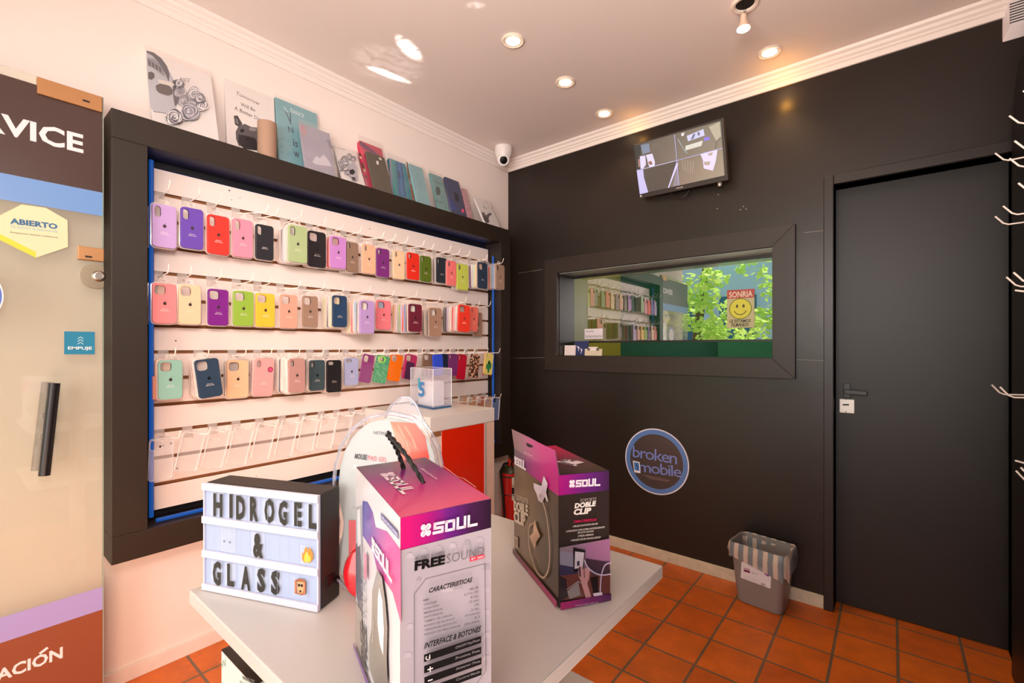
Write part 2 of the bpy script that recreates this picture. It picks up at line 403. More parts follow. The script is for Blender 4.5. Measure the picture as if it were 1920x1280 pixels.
for p, r in (((430, 357), .0035), ((450, 371.5), .002), ((434, 374.5), .002), ((693, 429), .003), ((851, 458.5), .003), ((864, 468.5), .003), ((329.5, 638.6), .003), ((903.5, 645), .003), ((481, 892.5), .002), ((300.5, 837), .0045), ((306, 835.5), .003), ((320.5, 831), .004), ((332, 878), .004)):
    dots = Ink((SX, 0, 0), (1, 0, 0)); dots.disc(p, r, '#3a2418', 8); dots.done('screw_hole', SL)
# ---------------------------------------------------------------- phone cases
def outline_yz(w, h, r, cy=0, cz=0, n=5): return [(0, cy+a, cz+b) for a, b in rrect(w, h, r, n)]
CW, CH = .0775, .158
CUT = {'pill': (.0200, .040, .0095, -.022, .051), 'square': (.036, .037, .011, -.0155, .0525), 'small': (.0165, .030, .008, -.024, .056),
       'wide': (.033, .017, .008, -.0165, .064), 'none': None}
def shift(pts, dx): return [(p[0]+dx, p[1], p[2]) for p in pts]
def shell_mesh(cut):
    mb = MB(); hole = []
    if CUT[cut]: w_, h_, r_, y_, z_ = CUT[cut]; hole = [outline_yz(w_, h_, r_, y_, z_, 4)]
    mb.holed(outline_yz(CW, CH, .0125), hole, (.008, 0, 0))
    o = outline_yz(CW, CH, .0125); i = outline_yz(CW-.005, CH-.005, .0105)
    mb2 = MB(); mb2.v, mb2.f, mb2.mi, mb2.c = mb.v, mb.f, mb.mi, mb.c
    # raised rounded lip on the front edge
    mb2.rings([shift(o, .008), shift(outline_yz(CW-.0012, CH-.0012, .012), .0095), shift(outline_yz(CW-.0035, CH-.0035, .011), .0100), shift(i, .0098)], (False, False))
    tr = tessellate_polygon([[V3(p) for p in i]]+[[V3(p) for p in l] for l in hole])
    flat = i+[p for l in hole for p in l]; mb2.add(shift(flat, .0098), [tuple(t) for t in tr])
    if hole: mb2.rings([hole[0], shift(hole[0], .0105)], (False, False))
    return mb2
def as_mesh(mb, name, mats, smooth=True):
    o = mb.build(name, mats, smooth=smooth); me = o.data; bpy.data.objects.remove(o); return me
dm = mat('case silicone base', '#888888')
SHELL = {k: as_mesh(shell_mesh(k), 'case_shell', dm) for k in CUT}
# packaging tray: a shallow clear blister slightly larger than the case
tb = MB(); o1 = outline_yz(CW+.009, CH+.009, .015)
tb.rings([shift(o1, -.003), shift(o1, .0012), shift(outline_yz(CW+.002, CH+.002, .013), .002)], (True, False))
tb.holed([(-.003, -.017, CH/2+.004), (-.003, .017, CH/2+.004), (-.003, .014, CH/2+.022), (-.003, -.014, CH/2+.022)], [[(-.003, -.006, CH/2+.010), (-.003, .006, CH/2+.010), (-.003, .006, CH/2+.016), (-.003, -.006, CH/2+.016)]], (.0012, 0, 0))
TRAYM = clear_mat('milky blister plastic', '#fff2ea', .68, .15, gloss=1.0)
TRAY = as_mesh(tb, 'blister_tray', TRAYM)
# fruit emblem and small two-line print
em = MB(); s_ = .0062
body = []
for k in range(24):
    a = 2*math.pi*k/24; r = 1.0-.10*math.cos(2*a)-.12*max(0, math.sin(a))**6+ -.10*max(0, -math.sin(a))**8
    x, z = r*math.cos(a), r*math.sin(a)*.98
    d = math.hypot(x-1.28, z-.12)
    if d < .52: x = 1.28-math.sqrt(max(0, .27-(z-.12)**2))
    body.append((.0102, x*s_, z*s_))
em.add(body, [tuple(range(24))])
em.add([(.0102, -.001, .0068), (.0102, .0012, .0098), (.0102, .0042, .0122), (.0102, .0030, .0086)], [(0, 1, 2, 3)])
EMB = as_mesh(em, 'emblem', dm, False)
def two_lines(a, b):
    mb = MB()
    for t, z, w_ in ((a, -.0245, .018), (b, -.0305, .027)):
        vs, fs = text_geo(t, .015); x0 = min(v[0] for v in vs); x1 = max(v[0] for v in vs); k = w_/(x1-x0)
        mb.add([(.0102, (v[0]-x0)*k-w_/2, z+v[1]*k) for v in vs], fs)
    return as_mesh(mb, 'lettering', dm, False)
LET = two_lines('iPhone 14', 'Silicone Case')
def case_mat(h): return mat('silicone '+h, h, .42, spec=.4, noise=.03, nscale=30)
def dark(h):
    c = [int(h[i:i+2], 16) for i in (1, 3, 5)]; return sum(c) < 290
def use(o, m):
    o.material_slots[0].link = 'OBJECT'; o.material_slots[0].material = m
def hang(me, name, m, par, loc=(0, 0, 0), sc=(1, 1, 1)):
    o = bpy.data.objects.new(name, me); COL.objects.link(o); o.parent = par; o.location = loc; o.scale = sc; use(o, m); return o
HOOKG = 'white wire hooks on the slatwall'
hb = MB(); hb.box(-.006, .0022, -.017, .017, -.036, .006); hb.box(-.010, -.002, -.015, .015, -.003, .0045)
HB = as_mesh(hb, 'hook_bracket', clear_mat('grey clear bracket', '#e8dcd4', .6, .2), False)
def hook_mesh(L):
    mb = MB(); mb.tube([(.002, 0, -.018), (L*.5, 0, -.019), (L-.012, 0, -.018), (L-.004, 0, -.012), (L+.006, 0, .012)], .0021, 8); return as_mesh(mb, 'hook_wire', WIRE)
HM = {}
def hook(y, gz, L, label, yaw=0, droop=0):
    L = round(L, 2)
    if L not in HM: HM[L] = hook_mesh(L)
    t = thing('slatwall_hook', label, 'hook', (SX, y, gz), HOOKG)
    for me, nm in ((HB, 'bracket'), (HM[L], 'wire')):
        o = bpy.data.objects.new(nm, me); COL.objects.link(o); o.parent = t
        if nm == 'wire': o.rotation_euler = (0, R(droop), R(yaw))
    return t
def yl(px, x): return onx(x, px, CY).y
def case(x, y0, y1, z0, z1, hexc, cut, label, group=None, tilt=0, detail=True, tray=True, m=None, emblem=True, name='phone_case'):
    t = thing(name, label, 'phone case', (x, (y0+y1)/2, (z0+z1)/2), group)
    sy, sz = (y1-y0)/CW, (z1-z0)/CH; t.rotation_euler = (R(tilt), 0, 0)
    hang(SHELL[cut], 'shell', m or case_mat(hexc), t, sc=(1, sy, sz))
    if tray: hang(TRAY, 'blister_pack', TRAYM, t, sc=(1, sy, sz))
    if detail:
        if emblem: hang(EMB, 'emblem', mat('emblem dark', '#3a2c2c', .4) if not dark(hexc) else mat('emblem deep', '#15151a', .3), t)
        hang(LET, 'lettering', mat('print dark', '#43302e', .5) if emblem == 'd' else mat('print white', '#f6ece6', .5), t, sc=(1, sy, sz))
    return t
ORD = ['second', 'third', 'fourth', 'fifth', 'sixth', 'seventh', 'eighth', 'ninth', 'tenth', 'eleventh', 'twelfth', 'thirteenth', 'fourteenth', 'fifteenth']
NAMES = {'#f3d9d3': 'pale pink', '#efe6de': 'white', '#e9b2b4': 'pink', '#c9b8dc': 'pale lilac', '#8d4f8f': 'purple', '#cfe3d6': 'pale mint', '#f5c3a4': 'peach', '#f3e3a0': 'pale yellow',
         '#e0353a': 'red', '#7fb6df': 'sky blue', '#2f3a50': 'navy', '#d7c9b8': 'sand', '#8c7468': 'taupe', '#8fc32f': 'lime green', '#f0a530': 'orange', '#4d77c9': 'blue', '#d9e07a': 'pale lime',
         '#39464e': 'slate grey', '#e4cfc8': 'blush', '#96aeb8': 'grey blue', '#ffffff': 'pure white', '#333237': 'charcoal'}
ROWN = ['top', 'second', 'third']
def row_case(row, pl, pr, pt, pb, hexc, cut, desc, start=None, cols=(), tilt=0, emb=True, hyaw=0, xf=-2.128, hookL=None, m=None, tray=True):
    if start is not None:
        yb = yl(start, -2.176); a = math.atan((pl-CX)/F)+0; th = YA-a
        xf = -yb*math.tan(th); xf = max(-2.165, min(xf, -1.99))
    x = xf
    y0, y1 = yl(pl, x+.009), yl(pr, x+.009)
    yc = (y0+y1)/2; pc = (pl+pr)/2
    z1 = onx(x+.009, pc, pt).z; z0 = onx(x+.009, pc, pb).z
    rn = ROWN[row]; lab = '%s phone case %s' % (desc[0], desc[1])
    case(x, y0, y1, z0, z1, hexc, cut, lab, tilt=tilt, emblem=emb, m=m, tray=tray)
    n = len(cols)
    for i, c in enumerate(cols):
        xx = x-(x+2.178)*(i+1)/max(n, 1)
        jt = random.uniform(-2.2, 2.2)+tilt*(1-(i+1)/(n+1)); dz = random.uniform(-.004, .003)
        case(xx, yc-CW*.485, yc+CW*.485, (z0+z1)/2-.078+dz, (z0+z1)/2+.078+dz, c, random.choice(['square', 'pill', 'small']),
             '%s phone case, %s behind the %s one, %s row' % (NAMES[c], ['next', 'second', 'third', 'fourth', 'fifth', 'sixth', 'seventh', 'eighth', 'ninth', 'tenth', 'eleventh'][i], desc[2], rn), 'stacked cases on the %s row' % rn, tilt=jt, detail=False)
    gz = [GZ[0], GZ[3], GZ[6]][row]
    L = hookL or max(.145, x+2.2+.035)
    hook(yc+random.uniform(-.004, .004), gz, L, 'white wire hook holding the %s case, %s slatwall row' % (desc[2], rn), yaw=hyaw, droop=random.uniform(-3, 2))
PK, WH, LI, MI, PE, YE, RE, SK, NV, SA, TA, LM, OR, BL, SG, BU, CHC = '#f3d9d3', '#efe6de', '#c9b8dc', '#cfe3d6', '#f5c3a4', '#f3e3a0', '#e0353a', '#7fb6df', '#2f3a50', '#d7c9b8', '#8c7468', '#8fc32f', '#f0a530', '#4d77c9', '#39464e', '#e4cfc8', '#333237'
T_ = 'at the top left corner of the slatwall'
r1 = [
 (285.5, 331, 384, 464, '#c3a2d8', 'pill', ('lavender', 'leftmost on the top row, at the blue light strip', 'leftmost lavender'), None, (PE,)),
 (339, 381.5, 390, 466, '#6a4ab0', 'pill', ('violet', 'beside the leftmost lavender one on the top row', 'violet'), None, ()),
 (389, 430, 404, 476.7, '#f03a30', 'pill', ('bright red', 'between the violet and pink ones on the top row', 'left red'), None, ()),
 (437, 474, 411, 482, '#f58fa6', 'pill', ('pink', 'right of the bright red one on the top row', 'left pink'), None, (), 0, True, 38),
 (479.6, 513, 421.7, 486.7, '#2a2a30', 'pill', ('glossy black', 'fifth from the left on the top row', 'left black'), None, (), 0, False, 12),
 (541, 576, 423, 492, '#a9bd8a', 'pill', ('sage green', 'on the front of a pale stack in the top row', 'sage green'), 522, (WH, PK, WH, LI, NV, WH, PK)),
 (578, 611, 434, 501, '#2b272b', 'square', ('black', 'with a square camera hole beside the sage green one', 'right black'), None, (PK,)),
 (620, 649, 443.5, 503, '#c688cf', 'square', ('orchid', 'with red ones behind it on the top row', 'orchid'), 609, (RE, '#e9b2b4')),
 (650, 672, 454, 510, '#8f7462', 'small', ('taupe brown', 'right of the orchid one on the top row', 'top row taupe'), None, (WH,)),
 (680, 704, 458.5, 512.5, '#f2b795', 'small', ('peach', 'between the taupe and purple ones on the top row', 'peach'), None, (), 0, True, 25),
 (707, 730, 466, 519, '#7b2f7d', 'small', ('plum purple', 'right of the peach one on the top row', 'top row plum'), None, (), 0, True, 14),
 (738, 759, 470, 523, '#efcba4', 'small', ('beige', 'between the plum and red ones on the top row', 'top row beige'), None, ()),
 (764, 786, 474, 524, '#e2311f', 'small', ('scarlet', 'beside the olive green one on the top row', 'scarlet'), None, (), 0, True, 12),
 (789, 808.5, 480, 528, '#5a6f1e', 'small', ('olive green', 'right of the scarlet one on the top row', 'olive green'), None, ()),
 (819, 838, 483, 530, '#2b323c', 'small', ('dark charcoal', 'on the front of a short stack in the top row', 'dark charcoal'), 811, (WH, NV, WH)),
 (838, 855.5, 489, 535, '#f37c7c', 'small', ('coral pink', 'between the charcoal and lime ones on the top row', 'top row coral'), None, ()),
 (857, 878, 495, 543.5, '#c5d45c', 'small', ('lime yellow', 'right of the coral pink one on the top row', 'lime yellow'), None, (WH,)),
 (896.6, 914, 492, 540.6, '#2c3a50', 'square', ('dark navy', 'fronting a colourful stack near the right end of the top row', 'top row navy'), 878, (PE, YE, MI, WH, '#8d4f8f', WH)),
 (930, 946, 496, 542.5, '#a58a78', 'small', ('grey brown', 'rightmost on the top row, overlapping the frame', 'rightmost taupe'), 914, (PK, SK, SK, PE, RE, WH)),
]
for t in r1: row_case(0, *t[:9], tilt=t[9] if len(t) > 9 else 0, emb=t[10] if len(t) > 10 else True, hyaw=t[11] if len(t) > 11 else random.uniform(-4, 6))
r2 = [
 (286, 331, 531.5, 606, '#f58a8c', 'square', ('salmon pink', 'leftmost on the second row', 'salmon pink'), None, (PE,)),
 (335.5, 376.7, 534, 607.7, '#f2cba4', 'square', ('cream beige', 'beside the salmon pink one on the second row', 'cream beige'), None, ()),
 (390, 428.5, 542, 610, '#7d2288', 'square', ('deep purple', 'third from the left on the second row', 'deep purple'), None, ()),
 (437.6, 475.6, 545.7, 611, '#93b843', 'square', ('leaf green', 'left of the yellow one on the second row', 'leaf green'), None, ()),
 (480, 515.4, 550, 613, '#f7bf3c', 'square', ('yellow', 'fifth from the left on the second row', 'yellow'), None, ()),
 (526, 557.5, 552.4, 615, '#e5a28c', 'square', ('rose beige', 'right of the yellow one on the second row', 'rose beige'), None, (), 0, True, 10),
 (567.6, 596, 555, 613, '#9b7e6c', 'square', ('mocha brown', 'right of the rose beige one on the second row', 'mocha brown'), None, (), 0, True, 14),
 (624, 650.6, 554, 613, '#27405f', 'square', ('navy blue', 'on the front of a tilted stack in the second row', 'second row navy'), 606.5, (YE, PK, '#333237', PK, '#d9e07a', WH), 0, False),
 (675, 702, 563.5, 625, '#b394cc', 'square', ('soft lavender', 'on the front of the longest pastel stack in the second row', 'second row lavender'), 643, (WH, NV, SK, WH, RE, PE, YE, MI, YE, BU, PK)),
 (706, 733, 563, 617.5, '#f4848f', 'square', ('rose pink', 'right of the lavender stack on the second row', 'rose pink'), 699, (SK, WH)),
 (767, 791, 570, 621.6, '#6b2136', 'square', ('wine red', 'on the front of a multicoloured stack in the second row', 'wine red'), 737, (WH, CHC, BL, RE, LI, LM, '#96aeb8', PK, '#e9b2b4', OR)),
 (806, 828, 577, 630, '#a98672', 'square', ('light mocha', 'on the front of a stack right of the wine red one', 'light mocha'), 790, (WH, NV, SA, WH, CHC, RE)),
 (860, 881, 571.6, 622, '#ee3a28', 'square', ('vivid red', 'tilted, fronting a stack near the right end of the second row', 'vivid red'), 831.6, (NV, PK, '#e9b2b4', RE, PK, WH, LI, CHC, NV), -3),
 (881.5, 896, 575, 621, '#f47a6c', 'small', ('light coral', 'just right of the vivid red one on the second row', 'light coral'), None, (), -3),
 (889, 904, 585.6, 630, '#a3806f', 'small', ('dusty brown', 'rightmost on the second row', 'dusty brown'), None, ()),
]
for t in r2:
    xf = -2.11 if t[6][0] == 'light coral' else (-2.165 if t[6][0] == 'dusty brown' else -2.128)
    row_case(1, *t[:9], tilt=t[9] if len(t) > 9 else 0, emb=t[10] if len(t) > 10 else True, hyaw=t[11] if len(t) > 11 else random.uniform(-4, 6), xf=xf)
def tinted(name, c, tr=.4): return clear_mat(name, c, tr, .12, tint=c, gloss=1)
r3 = [
 (297, 342, 675, 748, '#8fbfae', 'square', ('mint green', 'leftmost on the third row', 'mint green'), None, (PE,)),
 (369, 414, 672.5, 745, '#2d4258', 'square', ('dark blue', 'tilted, second from the left on the third row', 'tilted dark blue'), 356, (WH, PK, WH), 7),
 (426, 466, 675, 746, '#efc39b', 'square', ('sand beige', 'right of the tilted dark blue one on the third row', 'sand beige'), 421, (WH, CHC)),
 (477, 513, 672, 742, '#eea3a0', 'small', ('blush pink', 'with a round magenta sticker on the third row', 'blush pink'), 471, (PK, '#e9b2b4'), -3, 'n'),
 (542, 572, 672, 735, '#b98d86', 'small', ('mauve', 'on the front of a pale stack in the third row', 'mauve'), 518, (WH, PK, WH, NV, WH, PK)),
 (581, 609, 675, 732, '#3d5056', 'small', ('slate green', 'between the mauve and black ones on the third row', 'slate green'), 573, (WH, SG)),
 (613, 640, 675, 735, '#1c1a1d', 'wide', ('plain black', 'with a small camera slot on the third row', 'third row black'), None, (PK,)),
 (647, 672, 671, 722, '#a9b2d6', 'wide', ('pale periwinkle', 'right of the plain black one on the third row', 'periwinkle'), 643, (WH,)),
]
for t in r3: row_case(2, *t[:9], tilt=t[9] if len(t) > 9 else 0, emb=(t[10] is True) if len(t) > 10 else True, hyaw=random.uniform(-4, 8))
def loose(pl, pr, pt, pb, tilt, label, m, cut='square', x=-2.12, extra=None, hl='', L=.17):
    y0, y1 = yl(pl, x), yl(pr, x); pc = (pl+pr)/2; z1, z0 = onx(x, pc, pt).z, onx(x, pc, pb).z; yc = (y0+y1)/2
    wd = min(y1-y0, .082); t = case(x, yc-wd/2, yc+wd/2, z0, z1, '#888888', cut, label, tilt=tilt, detail=False, tray=False, m=m)
    hook(yc+.01, GZ[6], L, 'white wire hook holding the %s on the third slatwall row' % hl, yaw=random.uniform(2, 14))
    return t
loose(676, 697, 664, 717, -11, 'translucent magenta phone case tilted on the third row', tinted('translucent magenta', '#b0559a', .45), hl='translucent magenta case')
def glitter():
    m = mat('green glitter', '#3f9a68', .3); N = m.node_tree.nodes; L = m.node_tree.links; b = N['Principled BSDF']
    v = N.new('ShaderNodeTexVoronoi'); v.inputs['Scale'].default_value = 420; tc = N.new('ShaderNodeTexCoord'); L.new(tc.outputs['Object'], v.inputs['Vector'])
    r = N.new('ShaderNodeValToRGB'); r.color_ramp.elements[0].color = rgb('#2c8a5c'); r.color_ramp.elements[1].color = rgb('#b8f0c8'); r.color_ramp.elements[0].position = .5
    L.new(v.outputs['Color'], r.inputs['Fac']); L.new(r.outputs['Color'], b.inputs['Base Color']); return m
g = loose(700, 727, 666, 718, -12, 'green glitter phone case tilted on the third row', glitter(), hl='green glitter case')
rg = MB(); rg.tube([(.012, .019*math.cos(a)-.01, .016*math.sin(a)+.052) for a in [k*2*math.pi/20 for k in range(21)]], .004, 8, False)
o = as_mesh(rg, 'bright_green_ring', mat('bright green plastic', '#8ee05a', .3)); hang(o, 'camera_ring', mat('bright green plastic'), g)
loose(727, 752, 664, 714, -12, 'transparent orange phone case tilted on the third row', tinted('translucent orange', '#ff8a1e', .35), hl='orange case')
g = loose(754, 779, 664, 711, -12, 'dark phone case with a magenta bumper on the third row', mat('magenta bumper', '#b3305f', .35), hl='magenta bumper case')
MBi = MB(); MBi.add(shift(outline_yz(.058, .098, .008, 0, -.022), .0108), [tuple(range(24))]); o = as_mesh(MBi, 'dark_panel', mat('dark plum panel', '#4a2a48', .25), False); hang(o, 'back_panel', mat('dark plum panel'), g)
loose(791, 811, 663, 706, -6, 'clear smoky brown phone case behind the acrylic box, third row', tinted('smoky clear', '#a88670', .5), hl='smoky clear case')
g = loose(811, 829, 664, 704, 4, 'bright blue paddle-shaped case beside the navy one on the third row', mat('bright blue rubber', '#3454e0', .4), 'none', hl='bright blue case', x=-2.10)
loose(826, 838, 663, 702, 0, 'dark navy phone case behind the blue paddle-shaped one, third row', mat('deep navy', '#1c2740', .4), 'none', hl='navy case behind the blue one')
g = loose(838, 857, 663, 704, -5, 'purple phone case with a yellow edge on the third row', mat('purple rubber', '#7b3374', .4), 'small', hl='purple case')
MBi = MB(); MBi.rings([shift(outline_yz(CW+.003, CH+.003, .014), -.002), shift(outline_yz(CW+.003, CH+.003, .014), .003)], (False, False)); o = as_mesh(MBi, 'edge', mat('yellow edge', '#f0a030', .4)); hang(o, 'edge_band', mat('yellow edge'), g)
loose(856, 872, 664, 711, -8, 'crimson phone case between the purple and leopard ones', mat('crimson rubber', '#c01334', .3), 'small', hl='crimson case')
def leopard():
    m = mat('leopard print', '#e0a98a', .4); N = m.node_tree.nodes; L = m.node_tree.links; b = N['Principled BSDF']
    v = N.new('ShaderNodeTexVoronoi'); v.inputs['Scale'].default_value = 62; tc = N.new('ShaderNodeTexCoord'); L.new(tc.outputs['Object'], v.inputs['Vector'])
    r = N.new('ShaderNodeValToRGB'); e = r.color_ramp.elements; e[0].color = rgb('#8a4a30'); e[0].position = .18; e[1].color = rgb('#e8b492'); e[1].position = .55
    k = e.new(.25); k.color = rgb('#1c1210'); k = e.new(.45); k.color = rgb('#1c1210'); r.color_ramp.interpolation = 'CONSTANT'
    L.new(v.outputs['Distance'], r.inputs['Fac']); L.new(r.outputs['Color'], b.inputs['Base Color']); return m
loose(877, 899, 664, 708, -9, 'leopard print phone case near the right end of the third row', leopard(), 'small', hl='leopard case')
g = loose(905, 924, 662, 702, -8, 'yellow phone case with a green cactus, rightmost on the third row', mat('pale yellow case', '#e8d47a', .4), 'small', hl='cactus case', x=-2.08, L=.2)
MBi = MB()
for cy, cz, a_, b_ in ((0, -.022, .012, .04), (-.018, -.018, .008, .02), (.018, -.012, .008, .022), (0, .01, .012, .014)):
    MBi.add([(.0112, cy+a_*math.cos(t*math.pi/8), cz+b_*math.sin(t*math.pi/8)) for t in range(16)], [tuple(range(16))])
o = as_mesh(MBi, 'cactus_print', mat('cactus green', '#2f8a4a', .5), False); hang(o, 'cactus_print', mat('cactus green'), g)
MBi = MB(); MBi.rings([shift(outline_yz(CW+.003, CH+.003, .014), -.004), shift(outline_yz(CW+.003, CH+.003, .014), .004)], (False, False)); o = as_mesh(MBi, 'red_edge', mat('red edge', '#d02a30', .4)); hang(o, 'edge_band', mat('red edge'), g)
# round sticker on the blush case
ks = [o for o in bpy.data.objects if o.get('label', '').startswith('blush pink phone case')][0]
MBi = MB(); MBi.add([(.0108, .024+.012*math.cos(t*math.pi/10), .034+.012*math.sin(t*math.pi/10)) for t in range(20)], [tuple(range(20))]); o = as_mesh(MBi, 'round_sticker', mat('dark magenta paper', '#4a1626', .5), False); st1 = hang(o, 'round_sticker', mat('dark magenta paper'), ks)
MBi = MB(); MBi.add([(.0111, .024+.0095*math.cos(t*math.pi/10), .034+.0085*math.sin(t*math.pi/10)) for t in range(20)], [tuple(range(20))]); o = as_mesh(MBi, 'sticker_face', mat('magenta paper', '#e0457a', .5), False); hang(o, 'sticker_face', mat('magenta paper'), ks)
# ---------------------------------------------------------------- clear cases on the fourth row
cm = MB()
def clear_outline(w_, h_, r_): return outline_yz(w_, h_, r_)
o1 = clear_outline(CW, CH, .012); o2 = clear_outline(CW-.003, CH-.003, .011)
cm.holed(o1, [outline_yz(.036, .037, .010, -.0155, .0525, 4)], (.001, 0, 0))
CLB = as_mesh(cm, 'clear_back', PLAS, False)
cm = MB(); cm.rings([o1, shift(o1, .009), shift(o2, .0095), shift(o2, .001)], (False, False)); cm.tube([(.001, a, b) for _, a, b in outline_yz(.037, .038, .010, -.0155, .0525, 4)]+[(.001, .0025, .0525)], .001, 5, False)
RIMM = clear_mat('clear case rim', '#ffffff', .55, .08, gloss=1.6); CLR = as_mesh(cm, 'clear_rim', RIMM)
cl = [(276, 326, 820, 900, 2), (331, 380, 809, 882, 13), (381, 427, 807, 876, 13), (425, 473, 801, 873, 13), (470, 517, 795, 858, 13), (515, 558, 789, 856, 13), (557, 595, 785, 844, 12), (593, 630, 780, 842, 12),
      (625, 657, 775, 836, 12), (655, 684, 772, 828, 12), (681, 708, 769, 822, 12)]
for i, (pl, pr, pt, pb, tl) in enumerate(cl):
    x = -2.13; pc = (pl+pr)/2; yc = yl(pc, x); z1, z0 = onx(x, pc, pt).z, onx(x, pc, pb).z; zc = (z0+z1)/2
    t = thing('clear_phone_case', 'clear phone case, fourth row, %s' % ('leftmost, overlapping the blue light' if i == 0 else '%s from the left' % ORD[i-1]), 'phone case', (x, yc, zc), 'clear phone cases on the fourth row')
    t.rotation_euler = (-R(tl), 0, 0)
    hang(CLB, 'back', PLAS, t); hang(CLR, 'rim', RIMM, t)
    hook(yc+.012, GZ[9], .13, 'white wire hook on the fourth row, %s' % ('leftmost' if i == 0 else '%s from the left' % ORD[i-1]), yaw=random.uniform(4, 18))
for i, (pc, c) in enumerate(((866, '#f0d0b8'), (884, '#e8c4a4'), (900, '#e0a888'), (914, '#f0d8c8'), (928, '#9ab4e0'))):
    x = -2.10; yc = yl(pc, x); zc = onx(x, pc, 765).z
    t = thing('clear_phone_case', 'clear phone case above the red counter, fourth row, %s' % (['nearest the acrylic box', 'second from the acrylic box', 'third from the acrylic box', 'fourth from the acrylic box', 'bluish one at the frame'][i]), 'phone case', (x, yc, zc), 'clear phone cases on the fourth row')
    t.rotation_euler = (-R(6), 0, 0)
    hang(CLB, 'back', tinted('clear tint '+c, c, .6), t); hang(CLR, 'rim', RIMM, t)
    hook(yc-.005, GZ[9], .15, 'white wire hook above the red counter, fourth row, %s' % (['nearest the acrylic box', 'second', 'third', 'fourth', 'last by the frame'][i]), yaw=random.uniform(0, 8))
# strip of coral packaging peeking out at the left end
mb = MB(); mb.box(-2.17, -2.15, yl(285, -2.16), yl(291, -2.16), onx(-2.16, 288, 748).z, onx(-2.16, 288, 705).z)
tag(mb.build('packaging_strip', mat('coral ribbed plastic', '#e79a86', .5, noise=.3, nscale=300)), 'coral ribbed packaging strip at the left end of the third row', 'packaging')
# ================================================================ THINGS LEANING ON TOP OF THE FRAME
CANV = mat('off white canvas', '#ebe5e2', .7)
FILM = clear_mat('crinkled cellophane', '#ffffff', .95, .14, gloss=2.6)
def film_bump(m):
    N = m.node_tree.nodes; L = m.node_tree.links; tc = N.new('ShaderNodeTexCoord'); t = N.new('ShaderNodeTexNoise'); t.inputs['Scale'].default_value = 28; t.inputs['Detail'].default_value = 3
    b = N.new('ShaderNodeBump'); b.inputs['Strength'].default_value = .9; b.inputs['Distance'].default_value = .02
    L.new(tc.outputs['Object'], t.inputs['Vector']); L.new(t.outputs['Fac'], b.inputs['Height'])
    for n in N:
        if n.type in ('BSDF_GLOSSY',): L.new(b.outputs[0], n.inputs['Normal'])
film_bump(FILM)
TOPG = 'prints and notebooks on top of the frame'
def leaner(name, label, cat, tl, tr, m, xb=-2.13, xt=-2.225, th=.012, bag=None):
    """flat item standing on the frame top and leaning on the wall; tl/tr are its seen top corners"""
    p0, p1 = onx(xt, *tl), onx(xt, *tr)
    zt = max(p0.z, p1.z); 
    up = V3((xt-xb, 0, zt-FZ1)); L = up.length; n = V3((up.z, 0, -up.x)).normalized()
    t = thing(name, label, cat, (xb, (p0.y+p1.y)/2, FZ1), TOPG)
    B0, B1 = V3((xb, p0.y, FZ1+.001)), V3((xb, p1.y, FZ1+.001))
    mb = MB(); mb.obox(B0-n*th, B1-B0, (p0-V3((xt, p0.y, zt)))*0+up, n*th); mb.build('board', m, t, bevel=.0015)
    if bag:
        e = .008; mb = MB(); a = B0-V3((0, e, 0))+n*.004; b = B1+V3((0, e, 0))+n*.004; u2 = up*(1+bag)
        k = 6; vs = []
        for j in range(k+1):
            for i in range(k+1): vs.append(a+(b-a)*(i/k)+u2*(j/k)+n*random.uniform(0, .004))
        mb.add(vs, [(j*(k+1)+i, j*(k+1)+i+1, (j+1)*(k+1)+i+1, (j+1)*(k+1)+i) for j in range(k) for i in range(k)])
        mb.build('cellophane_bag', FILM, t, smooth=True)
    return t, V3(B0), n
INKM = ink_mat('printed ink')
# skull print
t, P, n = leaner('canvas_print', 'large white canvas print of a skull with roses, wrapped in cellophane', 'canvas print', (275, 95), (396, 150), CANV, bag=.06)
k = Ink(P, n, crop(260, 60, 4.2675)); dk, md, lt = '#4d4a55', '#8b8b98', '#b9bac4'
k.poly([(62, 148), (120, 165), (180, 210), (225, 270), (248, 320), (300, 420), (310, 560), (300, 640), (220, 650), (120, 640), (92, 600), (80, 480), (66, 300)], lt)
k.poly([(66, 205), (120, 215), (185, 270), (215, 360), (180, 340), (120, 290), (72, 270)], md)
k.poly([(62, 148), (120, 165), (180, 210), (225, 270), (248, 340), (240, 400), (215, 340), (170, 260), (110, 190), (64, 165)], dk)
for i in range(4): k.poly([(74+i*28, 225+i*16), (94+i*28, 232+i*18), (98+i*28, 275+i*18), (80+i*28, 265+i*16)], dk)
k.poly([(75, 325), (100, 318), (125, 335), (125, 365), (100, 385), (76, 375)], '#3c343a')
k.poly([(135, 430), (170, 415), (240, 430), (272, 465), (265, 500), (230, 510), (165, 490), (140, 465)], '#4b3f3e')
k.poly([(270, 390), (310, 380), (330, 470), (320, 560), (290, 600), (275, 520)], dk)
k.poly([(150, 380), (250, 400), (285, 420), (270, 440), (160, 410)], '#e0d8d0')
def rose(cx, cy, r, dark_='#5d5c68', pale='#d6d2d4', rot=0, n=5):
    n = n*2
    for j in range(n):
        rr = r*(1-j/n); pts = []; ox, oy = (cx+random.uniform(-.08, .08)*r, cy+random.uniform(-.08, .08)*r)
        for i in range(16):
            a = rot+j*.9+i*math.pi/8; q = rr*(1+.10*math.sin(3*a+j)); pts.append((ox+q*math.cos(a), oy+q*math.sin(a)*.92))
        k.poly(pts, random.choice([dark_, '#77757f', '#8d8b93']) if j % 2 == 0 else random.choice([pale, '#e6e2e2', '#bdbac0']))
for c in ((330, 480, 50), (360, 560, 48), (440, 500, 55), (420, 590, 50), (500, 600, 50), (400, 650, 78), (280, 700, 66), (320, 430, 35), (480, 550, 40)): rose(*c, rot=c[0])
